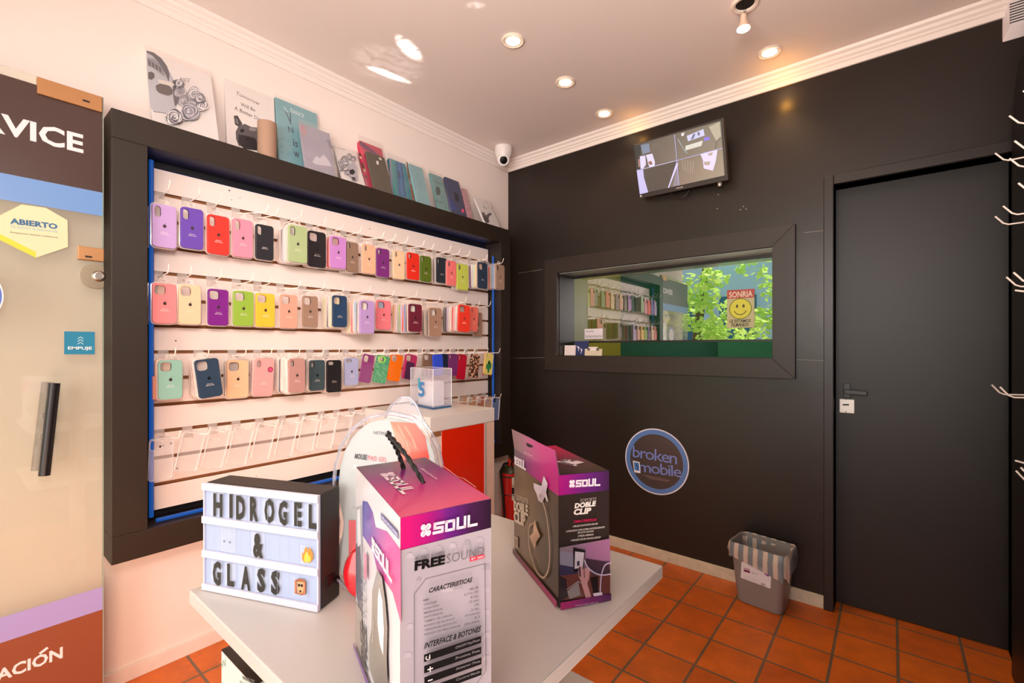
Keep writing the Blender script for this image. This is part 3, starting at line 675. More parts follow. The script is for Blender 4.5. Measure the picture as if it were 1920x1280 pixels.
k.stroke([(110, 660), (200, 672), (240, 690)], .0025, dk); k.stroke([(250, 740), (320, 745), (380, 735)], .0022, dk); k.stroke([(200, 700), (250, 735)], .0022, dk)
k.text('NO"', (335, 418), (412, 425), (337, 388), dk)
k.done('print', t)
# dog print
t, P, n = leaner('canvas_print', 'grey canvas print of a dog reading Tomorrow Will Be A Better Day', 'canvas print', (421, 147), (514, 190), mat('light grey canvas', '#dcd5d0', .75), xb=-2.195)
k = Ink(P, n, crop(260, 60, 4.2675))
k.text('Tomorrow', (780, 500), (965, 588), (782, 472), '#5a5658', shear=.1); k.text('Will Be', (815, 590), (932, 640), (816, 562), '#5a5658'); k.text('A Better Day', (765, 620), (985, 720), (766, 590), '#5a5658')
k.poly([(760, 670), (790, 668), (830, 735), (800, 760), (770, 740)], '#4a4648'); k.poly([(800, 750), (850, 735), (900, 760), (950, 765), (955, 950), (800, 910), (780, 860), (775, 800)], '#5b5557')
k.poly([(800, 820), (860, 830), (930, 850), (952, 890), (952, 950), (840, 935), (795, 880)], '#2d2a2d'); k.poly([(810, 780), (840, 775), (845, 800), (815, 805)], '#1a181b'); k.poly([(770, 690), (790, 700), (800, 740), (778, 730)], '#7a7274')
k.poly([(880, 770), (900, 765), (950, 775), (930, 795), (890, 790)], '#837c7e'); k.poly([(850, 850), (880, 850), (880, 865), (855, 862)], '#141215')
k.done('print', t)
# cardboard tube
c = onx(-2.13, 501.5, 240); zt = onx(-2.13, 501, 231).z
tb = MB(); rr = .0385; tb.lathe((-2.133, c.y, FZ1+.001), [(rr-.002, 0), (rr, 0), (rr, zt-FZ1), (rr-.002, zt-FZ1), (rr-.002, .002)], 32, cap=(False, True))
tag(tb.build('cardboard_tube', mat('kraft cardboard', '#a3846f', .8, noise=.06, nscale=30), smooth=True), 'brown cardboard tube standing in front of the dog print', 'tube', TOPG)
# teal canvas
t, P, n = leaner('canvas_print', 'tall teal canvas print with dark lettering beside the cardboard tube', 'canvas print', (516, 182), (594, 226), mat('teal canvas', '#6fa9b2', .6, noise=.15, nscale=12), xb=-2.175, bag=.04, th=.02)
k = Ink(P, n, crop(260, 60, 4.2675))
for s_, a, b, c_ in (('V', (1195, 735), (1240, 745), (1200, 640)), ('N', (1200, 800), (1240, 810), (1200, 755)), ('is', (1235, 910), (1275, 925), (1235, 855)), ('w', (1245, 1000), (1290, 1010), (1245, 955))): k.text(s_, a, b, c_, '#1d3a4a', .01)
k.text('DANCE', (1215, 640), (1320, 690), (1217, 610), '#e8f0f0'); k.stroke([(1160, 600), (1190, 640)], .003, '#e8f4f4')
k.done('print', t)
# lilac notebook in its bag, nearer
t, P, n = leaner('notebook', 'grey lilac notebook in a cellophane bag leaning before the teal print', 'notebook', (561, 229), (618, 266), mat('grey lilac cover', '#9c97a6', .45, noise=.12, nscale=14), xb=-2.105, xt=-2.165, bag=.07, th=.012)
k = Ink(P, n, crop(260, 60, 4.2675)); k.poly([(1290, 760), (1320, 745), (1345, 820), (1320, 830)], '#b98d92'); k.poly([(1390, 1040), (1420, 990), (1450, 1010), (1480, 980), (1520, 1030), (1545, 1075), (1420, 1060)], '#c9c6d0'); k.poly([(1500, 860), (1535, 870), (1550, 930), (1530, 930)], '#7d7888')
k.done('print', t)
# floral skull print
t, P, n = leaner('canvas_print', 'small white print of a flower-crowned skull beside the lilac notebook', 'canvas print', (625, 271), (668, 292), CANV, bag=.03)
k = Ink(P, n, crop(600, 230, 5.3333))
for c in ((210, 390, 28), (240, 360, 28), (285, 345, 36), (330, 370, 30), (215, 430, 28), (200, 470, 22), (250, 410, 30), (240, 470, 26), (260, 510, 24)): rose(*c, rot=c[0], n=4, dark_='#3f3e48')
k.poly([(270, 430), (330, 410), (360, 460), (360, 600), (320, 590), (280, 540)], '#a9a6ad'); k.poly([(280, 490), (320, 480), (340, 510), (320, 535), (285, 530)], '#26232a'); k.poly([(300, 560), (340, 560), (345, 595), (310, 590)], '#4a464e'); k.text('f to me', (140, 270), (240, 290), (141, 255), '#55525a')
k.done('print', t)
# red notebooks
t, P, n = leaner('notebook', 'crimson and magenta notebook with a patterned spine in a clear bag', 'notebook', (674, 263), (716, 300), mat('crimson cover', '#c0234a', .45), xb=-2.14, xt=-2.22, bag=.1, th=.03)
k = Ink(P, n, crop(600, 230, 5.3333)); k.poly([(400, 180), (520, 265), (610, 340), (600, 350), (500, 300), (390, 215)], '#6a2458'); k.poly([(390, 250), (450, 290), (440, 330), (400, 300)], '#e0405e')
for i in range(8): k.poly([(385+i*9, 300+i*32), (405+i*9, 310+i*32), (412+i*9, 335+i*32), (390+i*9, 325+i*32)], ['#3d3a2c', '#c8b890', '#d43a66', '#504630'][i % 4])
k.done('print', t)
t, P, n = leaner('tablet_sleeve', 'dark grey tablet sleeve leaning in front of the crimson notebook', 'sleeve', (686, 283), (721, 301), mat('dark grey fabric', '#5d554c', .8, noise=.1, nscale=30), xb=-2.10, xt=-2.18, th=.012)
k = Ink(P, n, crop(600, 230, 5.3333)); k.poly([(562, 380), (585, 385), (587, 420), (566, 415)], '#d8d4d0'); k.poly([(588, 345), (615, 360), (615, 378), (590, 365)], '#cfcabd'); k.done('price_tag', t)
t, P, n = leaner('notebook', 'blue and teal striped notebook in a clear bag next to the grey sleeve', 'notebook', (729, 297), (760, 308), mat('teal striped cover', '#2f7f8e', .4), xb=-2.14, xt=-2.22, bag=.12, th=.02)
k = Ink(P, n, crop(600, 230, 5.3333))
for i, c in enumerate(('#8a8fa4', '#3f9a98', '#2f8a90', '#1f5f92', '#2b74b0', '#1d5688', '#2c8a98')): k.poly([(690+i*22, 350+i*10), (712+i*22, 360+i*10), (735+i*26, 720+i*6), (710+i*26, 712+i*6)], c, keep=True)
k.poly([(775, 480), (800, 490), (810, 560), (785, 550)], '#123c66')
k.done('print', t)
t, P, n = leaner('notebook', 'pale teal notebook with two spine windows, in the middle of the row', 'notebook', (766, 306), (792, 319), mat('pale teal cover', '#7fb0b8', .5, noise=.15, nscale=20), xb=-2.12, xt=-2.20, bag=.03, th=.012)
k = Ink(P, n, crop(600, 230, 5.3333)); k.poly([(862, 390), (875, 395), (900, 560), (885, 560)], '#7a5a44'); k.poly([(900, 615), (915, 620), (940, 770), (922, 770)], '#8a5c3c')
k.stroke([(960, 500), (980, 530), (970, 560), (1000, 570), (1010, 600)], .002, '#44707a'); k.stroke([(980, 590), (1010, 640), (990, 660)], .002, '#44707a'); k.done('print', t)
t, P, n = leaner('notebook', 'small teal green notebook with a dark emblem, left of the navy one', 'notebook', (806, 324), (828, 335), mat('teal green cover', '#6a9c9c', .5, noise=.12, nscale=20), xb=-2.13, xt=-2.22, bag=.06, th=.016)
k = Ink(P, n, crop(600, 230, 5.3333)); k.poly([(1160, 640), (1185, 640), (1205, 680), (1200, 720), (1170, 725), (1155, 690)], '#1e3c44'); k.text('THE', (1150, 600), (1205, 622), (1150, 580), '#2c4c54'); k.text('HIGHER', (1160, 790), (1225, 812), (1160, 770), '#2c4c54'); k.done('print', t)
t, P, n = leaner('notebook', 'navy blue notebook near the right end of the row', 'notebook', (834, 331), (860, 354), mat('navy cover', '#454a64', .4, noise=.2, nscale=16), xb=-2.13, xt=-2.21, th=.02)
k = Ink(P, n, crop(600, 230, 5.3333)); k.poly([(1270, 740), (1330, 790), (1380, 880), (1290, 870)], '#3f4a86'); k.poly([(1340, 690), (1385, 720), (1392, 800), (1355, 780)], '#2a2a34'); k.done('print', t)
t, P, n = leaner('notebook', 'thin notebook with a pink speckled edge in cellophane, right of the navy one', 'notebook', (866, 352), (875, 362), mat('speckled pink edge', '#b98a92', .6, noise=.8, nscale=120), xb=-2.13, xt=-2.20, bag=.08, th=.02)
k = Ink(P, n, crop(600, 230, 5.3333)); k.poly([(1415, 860), (1440, 865), (1440, 900), (1415, 895)], '#e04a78'); k.done('print', t)
t, P, n = leaner('canvas_print', 'small white print of a dark puppy, last one at the right end', 'canvas print', (889, 371), (918, 387), CANV, xb=-2.10, xt=-2.2, bag=.05)
k = Ink(P, n, crop(860, 380, 7.1125)); k.poly([(300, 120), (340, 130), (360, 170), (400, 140), (430, 160), (400, 200), (410, 260), (370, 275), (330, 220)], '#544a50'); k.poly([(345, 190), (380, 190), (400, 250), (365, 262)], '#2a2429')
k.poly([(410, 130), (435, 140), (438, 170), (415, 165)], '#3a3238'); k.text('7u', (330, 75), (375, 85), (331, 45), '#3d373c'); k.done('print', t)
# ================================================================ CEILING LIGHTS AND CAMERAS
BULB = mat('warm lamp face', '#fff0d8', .4, emit=14, ecol='#ffdcb0')
DLG = 'recessed ceiling spotlights'
def downlight(p, label):
    c = onz(ZC, *p); t = thing('ceiling_spotlight', label, 'ceiling light', tuple(c), DLG)
    MB().lathe(c, [(.033, 0), (.050, 0), (.052, -.004), (.047, -.008), (.038, -.006), (.033, -.001)], 40, cap=(False, False)).build('trim_ring', mat('cream lamp ring', '#efe0d2', .3), t, smooth=True)
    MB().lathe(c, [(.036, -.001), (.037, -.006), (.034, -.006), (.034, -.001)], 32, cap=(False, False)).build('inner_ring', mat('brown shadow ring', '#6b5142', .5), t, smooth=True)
    MB().lathe(c, [(.0335, -.001), (.0335, -.005), (.026, -.0085), (.0, -.0095)], 32, cap=(True, False)).build('lamp_face', BULB, t, smooth=True)
    return c
dls = [downlight(p, l) for p, l in (((962, 75), 'recessed ceiling spotlight nearest the viewer of the left row of three'), ((1060, 153), 'recessed ceiling spotlight in the middle of the left row of three'),
       ((1133, 212), 'recessed ceiling spotlight closest to the dark wall, above the monitor'), ((1443, 97), 'recessed ceiling spotlight above the dark wall, right of the dangling bulb'))]
c = onz(ZC, 1397, 6); t = thing('dangling_spotlight', 'spotlight bulb hanging loose by its wires below an empty ceiling ring', 'ceiling light', tuple(c))
MB().lathe(c, [(.034, 0), (.052, 0), (.054, -.004), (.048, -.010), (.038, -.008), (.034, 0)], 40, cap=(False, False)).build('trim_ring', mat('cream lamp ring'), t, smooth=True)
MB().lathe(c, [(0, -.001), (.034, -.001), (.034, -.003), (0, -.003)], 32).build('empty_socket', mat('dark lamp hole', '#1a1614', .6), t)
b = on(c, FW, 1394, 52); b.x, b.y = b.x, b.y
MB().tube([c+V3((-.006, 0, -.002)), c+V3((-.004, .004, -.03)), b+V3((-.003, 0, .05))], .0012, 6).tube([c+V3((.008, 0, -.002)), c+V3((.004, -.004, -.03)), b+V3((.003, 0, .05))], .0012, 6).build('wires', BLACKP, t)
MB().lathe(b, [(0, .052), (.011, .052), (.012, .03), (.015, .018), (.024, -.004), (.0, -.004)], 24).build('bulb_body', mat('beige lamp body', '#e8c8b0', .4), t, smooth=True)
MB().lathe(b, [(.0245, -.003), (.025, -.006), (.018, -.011), (0, -.013)], 24).build('bulb_face', BULB, t, smooth=True)
# dome camera
c = onz(ZC, 944, 283); c = onz(2.60, 944, 292); t = thing('security_camera', 'white turret security camera in the ceiling corner above the last print', 'security camera', tuple(c))
cw = mat('white camera plastic', '#ece6e4', .3)
MB().lathe(c, [(0, .060), (.058, .060), (.06, .03), (.052, .0), (.046, -.02), (.044, -.022)], 32).build('base', cw, t, smooth=True)
hd = c+V3((0, 0, -.03)); aim = (EYE+V3((.2, 0, 0))-hd).normalized()
def lathe_dir(mb, c, d, prof, n=28):
    d = V3(d).normalized(); u = d.cross(UP).normalized(); w = u.cross(d)
    return mb.rings([[c+d*h+(u*math.cos(2*math.pi*k/n)+w*math.sin(2*math.pi*k/n))*max(r, 1e-4) for k in range(n)] for r, h in prof])
lathe_dir(MB(), hd, aim, [(0, -.046), (.03, -.035), (.044, -.01), (.046, .01), (.038, .03), (.034, .034)]).build('ball_housing', cw, t, smooth=True)
lathe_dir(MB(), hd, aim, [(0, .030), (.027, .034), (.024, .038), (.012, .0385), (0, .039)]).build('lens', mat('black lens glass', '#100d0c', .1), t, smooth=True)
# vent box on the dark wall, upper right
p = ony(YW, 1879, 80); z0 = p.z; t = thing('vent_grille', 'white louvred vent box high on the dark wall at the right edge', 'vent', (p.x+.06, YW, z0))
vw = mat('white vent plastic', '#ece4e8', .4)
v = MB(); v.prism([(p.x, YW, z0), (p.x+.02, YW-.035, z0+.04), (p.x+.02, YW-.035, z0+.135), (p.x, YW, z0+.17)], (.11, 0, 0)); v.build('housing', vw, t, bevel=.002)
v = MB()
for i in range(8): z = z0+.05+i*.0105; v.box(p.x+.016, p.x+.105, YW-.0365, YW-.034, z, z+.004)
v.build('louvre_shade', mat('vent shadow', '#3c3438', .7), t)  # dark strips on the housing painted as the shade in its slots
# ================================================================ MONITOR
cx, cy, cz, yaw, tilt, W_, roll = -.9166, 2.5729, 2.2941, -.1071, .3166, .5117, -.0375
def tvp(x, z, y=0):
    x, z = x*math.cos(roll)-z*math.sin(roll), x*math.sin(roll)+z*math.cos(roll)
    yy = -z*math.sin(tilt)+y*math.cos(tilt); zz = z*math.cos(tilt)+y*math.sin(tilt)
    return V3((cx+x*math.cos(yaw)-yy*math.sin(yaw), cy+x*math.sin(yaw)+yy*math.cos(yaw), cz+zz))
hw, hh = W_/2, W_*.3
TV = thing('monitor', 'flat black monitor showing four camera views, tilted high on the dark wall', 'monitor', (cx, cy, cz))
def tvbox(x0, x1, z0, z1, y0, y1): o = tvp(x0, z0, y0); return MB().obox(o, tvp(x1, z0, y0)-o, tvp(x0, z1, y0)-o, tvp(x0, z0, y1)-o)
tvbox(-hw, hw, -hh, hh, 0, .03).build('bezel', mat('grey black bezel', '#3b3532', .4), TV, bevel=.003)
tvbox(-.1, .1, -.1, .08, .03, .055).build('back_cover', BLACKP, TV, bevel=.006)
a0 = tvp(0, -.02, .05); MB().tube([a0, V3((cx+.01, YW-.01, cz-.03))], .016, 10).box(cx-.04, cx+.06, YW-.01, YW, cz-.09, cz+.05).build('wall_bracket', BLACKP, TV)
n = (tvp(0, 0, -1)-tvp(0, 0, 0)).normalized()
k = Ink(tvp(0, 0, 0), n, crop(1170, 200, 6.4))
A, B, C_, D_ = (118, 462), (1165, 165), (1212, 825), (190, 1052)
k.poly([A, B, C_, D_], ['#5c5853', '#7b776c', '#8d8578', '#5a5650'])
mid_t, mid_b, mid_l, mid_r = (612, 335), (665, 945), (155, 765), (1190, 495)
k.poly([(640, 640), mid_r, C_, mid_b], ['#7a7266', '#8a8274', '#978e80', '#857c6e'])
k.poly([A, (205, 455), (200, 750), mid_l], '#40403e'); k.poly([(200, 460), (300, 440), (315, 540), (225, 570)], '#7788a0'); k.poly([(190, 595), (255, 585), (265, 690), (235, 740), (200, 745)], '#c9ccee')
k.poly([(265, 580), (340, 562), (372, 660), (368, 715), (308, 730), (290, 680)], '#ccd0f2'); k.poly([(290, 660), (330, 650), (345, 690), (310, 700)], '#8a6a50'); k.poly([(170, 630), (190, 625), (195, 720), (175, 725)], '#9a7a74')
k.poly([(340, 450), (480, 400), (440, 470), (330, 530)], '#6c675f')
k.poly([(755, 350), (955, 268), (970, 345), (770, 415)], '#b9c2ea'); k.poly([(830, 330), (860, 320), (840, 380), (800, 400)], '#6d7288'); k.poly([(880, 310), (905, 300), (915, 340), (890, 350)], '#6d7288')
k.poly([(960, 368), (1025, 360), (1030, 400), (965, 412)], '#8078d8'); k.poly([(740, 470), (950, 405), (930, 470), (740, 525)], '#c4ccc8'); k.poly([(690, 320), (730, 310), (715, 350), (692, 352)], '#d8d8e8')
k.poly([(1020, 240), (1150, 180), (1168, 360), (1110, 410), (1060, 320)], '#a5a496'); k.stroke([(650, 390), (720, 510), (760, 560)], .004, '#9aa8b0'); k.stroke([(1100, 500), (1110, 430), (1160, 370)], .006, '#6a665c')
k.poly([(920, 570), (1125, 515), (1105, 650), (1070, 768), (960, 740), (950, 640)], '#ccccf0'); k.poly([(960, 660), (1040, 655), (1030, 700), (970, 700)], '#a59c90'); k.poly([(1010, 560), (1070, 545), (1060, 580), (1020, 590)], '#a59c90')
for i in range(5): k.stroke([(700+i*34, 640+i*3), (720+i*26, 760+i*10)], .003, '#a39a8c')
k.poly([(235, 758), (640, 650), (630, 690), (530, 972), (295, 1025), (245, 850)], '#55504a'); k.poly([(158, 768), (235, 752), (245, 850), (295, 1025), (195, 1050)], '#b9bcf0')
k.poly([(640, 655), (655, 690), (545, 972), (530, 975)], '#c8c8f4'); k.poly([(640, 720), (665, 860), (668, 940), (590, 955)], '#8a8694')
k.stroke([mid_t, mid_b], .003, '#aab0e6'); k.stroke([mid_l, (640, 645)], .0026, '#c2c6f0'); k.stroke([(640, 645), mid_r], .0026, '#aab0e6'); k.stroke([A, B, C_, D_], .0016, '#2c2a2c', True)
k.done('screen', TV, ink_mat('lit screen', rough=.2, emit=.4))
k = Ink(tvp(0, 0, 0), n, crop(1170, 200, 6.4)); k.text('PHILIPS', (628, 985), (708, 968), (627, 972), '#e8e0d8', .03); k.poly([(192, 1062), (213, 1058), (214, 1080), (194, 1084)], '#c8dcc8'); k.done('maker_mark', TV)
e = on(tvp(0, 0, .02), n, 1170+1150/6.4, 200+930/6.4); MB().lathe(e, [(0, .012), (.01, .01), (.012, 0), (.009, -.010), (0, -.012)], 12).build('sensor_knob', mat('clear sensor', '#cfc4b8', .2, metal=.5), TV, smooth=True)
q = [on((0, YW-.03, 0), (0, 1, 0), 1170+x/6.4, 200+y/6.4) for x, y in ((560, 1030), (610, 1085), (690, 1100), (750, 1060), (785, 1000))]
MB().tube(q, .003, 8).build('cable', mat('dark red cable', '#2d1814', .5), TV, smooth=True)
# ================================================================ ROUND WALL STICKER
c = V3((-1.091, YW, .579)); t = thing('wall_sticker', 'round blue and white broken mobile logo sticker on the dark wall', 'sticker', tuple(c))
k = Ink((0, YW, 0), (0, 1, 0), crop(1120, 780, 3.048)); k.disc(c, .197, '#eeeaf4', 64); k.disc(c, .190, '#5d86c6', 64); k.disc(c, .163, '#4a4140', 64)
k.disc(c, .160, '#4b4240', 64)
k.text('broken', (203, 232), (455, 275), (203, 168), '#7d92dc', .0, 0, .85); k.text('mobile', (240, 315), (482, 350), (240, 255), '#7d92dc', .0, 0, .85)
k.poly([(203, 253), (242, 262), (247, 326), (212, 320)], '#f2f0f6'); k.poly([(209, 261), (237, 267), (241, 312), (214, 307)], '#4f8ad0'); k.stroke([(230, 268), (222, 282), (234, 286), (226, 306)], .004, '#182a50')
k.poly([(255, 330), (330, 345), (420, 365), (400, 375), (300, 358)], '#6b5c5a')
k.done('logo_print', t, ink_mat('glossy vinyl', .25))
# ================================================================ THINGS AT THE SERVICE WINDOW
t = thing('security_sign', 'smile you are being filmed sign with yellow smiley on the window glass', 'sign', tuple(ony(YG-.014, 1389, 578)))
k = Ink((0, YG-.013, 0), (0, 1, 0), crop(1000, 400, 3.5556)); k.poly([(1292, 512), (1474, 502), (1474, 760), (1292, 765)], '#c9c08c'); k.poly([(1292, 512), (1474, 502), (1474, 560), (1292, 570)], '#c0483a')
k.text('SONRIA', (1305, 562), (1462, 552), (1305, 524), '#f0e0c0', .02)
cc = k.q((1380, 635)); k.disc(cc, .060, '#7a8a20', 40); k.disc(cc, .055, '#e2dc3c', 40); k.disc(cc+V3((-.017, 0, .015)), .006, '#3a3a10', 12, r2=.010); k.disc(cc+V3((.017, 0, .015)), .006, '#3a3a10', 12, r2=.010)
k.stroke([cc+V3((.032*math.cos(a), 0, .032*math.sin(a)-.002)) for a in [R(200+14*i) for i in range(11)]], .004, '#3a3a10')
k.text('LE ESTAMOS', (1310, 728), (1450, 724), (1310, 708), '#2a2a18', .025); k.text('FILMANDO', (1322, 755), (1437, 750), (1322, 733), '#2a2a18', .025); k.done('sign_print', t)
t = thing('paper_note', 'small white paper note reading ALIAS taped on the window glass', 'note', tuple(ony(YG-.013, 1112, 632)))
k = Ink((0, YG-.013, 0), (0, 1, 0), crop(1000, 400, 3.5556)); k.poly([(342, 770), (463, 766), (463, 836), (342, 838)], '#f0e6ea'); k.text('ALIAS:', (349, 793), (405, 792), (349, 778), '#6a6a78'); k.text('lolaminarte', (349, 828), (457, 825), (349, 809), '#5a5a6c'); k.done('note_paper', t)
zs_ = WZ0
def sill_card(px0, px1, py, y, name, label, m, deco=None):
    a, b = ony(y, px0, py), ony(y, px1, py); t = thing(name, label, 'card', ((a.x+b.x)/2, y, zs_)); o = MB(); o.obox((a.x, y, zs_+.001), (b.x-a.x, 0, 0), (0, .012, 0), (0, .004, a.z-zs_)); o.build('card', m, t, bevel=.001)
    if deco: k = Ink((0, y-.0004, 0), (0, 1, 0), crop(1000, 400, 3.5556)); deco(k); k.done('print', t)
    return t
sill_card(1058, 1078, 647.5, 2.745, 'paper_card', 'plain white card on the window sill, leftmost of three', mat('white card', '#f0e2e0', .6), lambda k: (k.disc((225, 915), .002, '#d05050', 8), k.disc((255, 905), .0015, '#d05050', 8)))
sill_card(1077, 1102, 640, 2.765, 'promo_card', 'dark blue card with white marks on the window sill', mat('dark blue card', '#2b3566', .4), lambda k: (k.stroke([(290, 885), (305, 890), (300, 915)], .004, '#f0f0f8'), k.stroke([(312, 900), (325, 905), (318, 930)], .004, '#f0f0f8'), k.disc((300, 895), .006, '#f0f0f8', 10), k.disc((322, 912), .006, '#f0f0f8', 10)))
t = sill_card(1096, 1128, 654, 2.735, 'card_holder', 'cream business card holder on the window sill, rightmost of three', mat('cream card holder', '#ded0b4', .5), lambda k: (k.poly([(360, 898), (380, 898), (375, 914), (362, 914)], '#6a6258'), k.poly([(418, 898), (440, 898), (436, 914), (420, 914)], '#6a6258')))
a, b = ony(2.742, 1104, 650), ony(2.742, 1121, 650); MB().box(a.x, b.x, 2.738, 2.742, zs_+.02, a.z).build('cards', mat('white card'), t)
# ================================================================ OPEN GLASS DOOR AT THE LEFT
XD = -2.125
def gy(px): return onx(XD, px, CY).y
ye = .345; zt = onx(XD, 191, 182).z
G = MB().box(XD-.009, XD, YF+.03, ye, .012, zt); G = G.build('door_2', clear_mat('door glass', '#fff6e8', .80, .03, tint='#f6f8f2', gloss=1.3)); tag(G, 'open glass shop door with vinyl lettering standing before the left wall', 'door', kind='structure')  # cream haze in the glass imitates its bright reflections
MB().box(XD-.0095, XD+.0005, ye, ye+.0022, .012, zt).build('glass_edge', mat('green glass edge', '#9fb0a0', .1), G)
k = Ink((XD, 0, 0), (1, 0, 0), crop(0, 80, 3.2))
def zat(py, px=191): return onx(XD, px, py).z
zA, zB, zC_ = zat(195.5), zat(361), zat(405)
yv0, yv1 = YF+.04, ye-.0005
def rect(z0, z1, c): k.poly([(XD, yv0, z0), (XD, yv1, z0), (XD, yv1, z1), (XD, yv0, z1)], c)
zA = zat(145, 69)-.075
zA = onx(XD, 0, 138).z
rect(zB, zA, '#46302a'); rect(zC_, zB, '#6f9bd6')
zE, zD = onx(XD, 197.5, 1140).z, onx(XD, 197.5, 1098).z
rect(zE, zD, '#a79bd4'); rect(.02, zE, '#8f4f36')
k.done('vinyl_band', G, ink_mat('satin vinyl', .35))
k = Ink((XD, 0, 0), (1, 0, 0), crop(0, 80, 3.2)); k.off = .0012
p0, p1, pt = k.q((-240, 490)), k.q((500, 660)), k.q((-240, 350))
def zfix(a, b, c, h): a, b, c = V3(a), V3(b), V3(c); return a, V3((a.x, b.y, a.z)), V3((a.x, a.y, a.z+h))
e1 = k.q((500, 660)); hE = k.q((498, 552)).z-e1.z; yS = k.q((20, 540)).y
# SERVICE: the E ends at px 156; letters run back towards the hinge, only VICE is in view
vs, _ = text_geo('SERVICE', .03); x1 = max(v[0] for v in vs); x0 = min(v[0] for v in vs)
vv, _ = text_geo('VICE', .03); wv = max(v[0] for v in vv)-min(v[0] for v in vv); ws = x1-x0
yV = onx(XD, 2, CY).y; yE = e1.y; full = (yE-yV)*ws/wv
k.text('SERVICE', (XD, yE-full, e1.z), (XD, yE, e1.z), (XD, yE-full, e1.z+hE), '#f1e6ea', .03)
k.tr = crop(0, 640, 2)
e1 = k.q((235, 1183)); hN = k.q((235, 1142)).z-e1.z; vs, _ = text_geo('REPARACION', .03); vv, _ = text_geo('ACION', .03); ws = max(v[0] for v in vs)-min(v[0] for v in vs); wv = max(v[0] for v in vv)-min(v[0] for v in vv)
yA = onx(XD, -8, CY).y; full = (e1.y-yA)*ws/wv
k.text('REPARACION', (XD, e1.y-full, e1.z), (XD, e1.y, e1.z), (XD, e1.y-full, e1.z+hN), '#f4e8ea', .03)
a = onx(XD, 81, 640+600); k.stroke([(XD, a.y-.006, e1.z+hN*1.12), (XD, a.y+.008, e1.z+hN*1.34)], .008, '#f4e8ea')
k.done('lettering', G, ink_mat('satin vinyl'))
# hexagonal open sign
t = thing('open_sign', 'cream hexagonal ABIERTO sticker on the glass door', 'sticker', tuple(onx(XD+.002, 70, 430)))
k = Ink((XD+.002, 0, 0), (1, 0, 0), crop(0, 80, 3.2)); k.poly([(-110, 1090), (130, 970), (275, 990), (405, 1065), (408, 1225), (215, 1290), (-110, 1130)], '#e6dfb4')
k.poly([(-110, 1090), (0, 1147), (215, 1255), (215, 1290), (-110, 1130)], '#e8d83a')
k.text('ABIERTO', (60, 1083), (346, 1118), (60, 1050), '#2b6a96', .045); k.text('Te damos la bienvenida', (60, 1108), (346, 1141), (60, 1090), '#8ac4d0'); k.text('Aceptamos tarjetas y billeteras', (60, 1140), (348, 1173), (60, 1130), '#55504c'); k.done('sticker_print', t)
t = thing('push_sign', 'teal EMPUJE push sticker on the glass door above the handle', 'sticker', tuple(onx(XD+.002, 149, 643)))
k = Ink((XD+.002, 0, 0), (1, 0, 0), crop(0, 380, 3.3667)); k.poly([(405, 811), (598, 815), (598, 956), (405, 956)], '#1c84a8')
for i in range(3): k.stroke([(492, 857+i*17), (508, 846+i*17), (524, 857+i*17)], .0022, '#bfe4ee')
k.text('EMPUJE', (428, 925), (580, 926), (428, 907), '#e6f4f6', .025); k.done('sticker_print', t)
cc = onx(XD, -88, 550); t = thing('round_logo_sticker', 'round blue and white logo sticker cut off by the left edge on the glass door', 'sticker', tuple(cc))
k = Ink((XD+.002, 0, 0), (1, 0, 0)); rr = onx(XD, 7, 550).y-cc.y; k.disc(cc, rr, '#f0ecf2', 64); k.disc(cc, rr*.962, '#4f74cc', 64); k.disc(cc, rr*.82, '#e6e2e2', 64); k.done('sticker_print', t)
def plate(name, quad, tr, label=None, slot=None):
    pts = [onx(XD+.001, *tr(*p)) for p in quad]; y0, y1 = min(p.y for p in pts), max(p.y for p in pts); z1 = sum(p.z for p in pts[:2])/2; z0 = sum(p.z for p in pts[2:])/2
    y1 = min(y1, ye+.003)
    o = MB().box(XD-.016, XD+.008, y0, y1, z0, z1).build(name, COPPER, G, bevel=.002)
    if slot: q = onx(XD+.009, *tr(*slot)); MB().box(XD+.0075, XD+.0085, q.y-.009, q.y+.009, q.z-.003, q.z+.003).build('slot', mat('black slot', '#120d0a', .6), o)
plate('patch_fitting', [(220, 207), (612, 328), (612, 418), (222, 312)], crop(0, 80, 3.2), slot=(518, 350))
plate('patch_fitting', [(492, 273), (663, 293), (663, 373), (490, 360)], crop(0, 380, 3.3667), slot=(560, 340))
q = onx(XD+.001, 183, 518); lc = onx(XD+.001, 180, 518); rr = lc.y-onx(XD, 148.5, 518).y
pts = []
for i in range(41):
    a = 2*math.pi*i/40; pts.append((XD, min(lc.y+rr*math.cos(a), ye+.002), lc.z+rr*math.sin(a)))
MB().prism(pts, (.009, 0, 0)).build('lock_rosette', mat('satin nickel', '#b5a992', .3, metal=.9), G, bevel=.001)
MB().lathe((XD+.009, q.y+.002, q.z), [(0, 0), (.019, 0), (.016, .006), (.013, .008), (.011, .008), (.010, .004), (0, .004)], 28, axis='x').build('lock_cylinder', CHROME, G, smooth=True)
a0, a1 = onx(XD+.04, 102, 718), onx(XD+.04, 83, 891); rb = .0145
hp = MB(); hp.tube([a0, a1], rb, 20); hp.build('pull_handle', BLACKP, G, smooth=True)
b0, b1 = onx(XD-.03, 89, 716), onx(XD-.03, 69, 881); MB().tube([b0, b1], rb, 16).build('pull_handle', BLACKP, G, smooth=True)
for f in (.37, .61):
    m1 = a0.lerp(a1, f); m2 = b0.lerp(b1, f); mm = MB(); mm.tube([m1, m2], .006, 12); c_ = V3((XD-.012, (m1.y+m2.y)/2, (m1.z+m2.z)/2)); mm.lathe(c_, [(0, 0), (.011, 0), (.011, .014), (0, .014)], 20, axis='x'); mm.build('handle_post', CHROME, G, smooth=True)
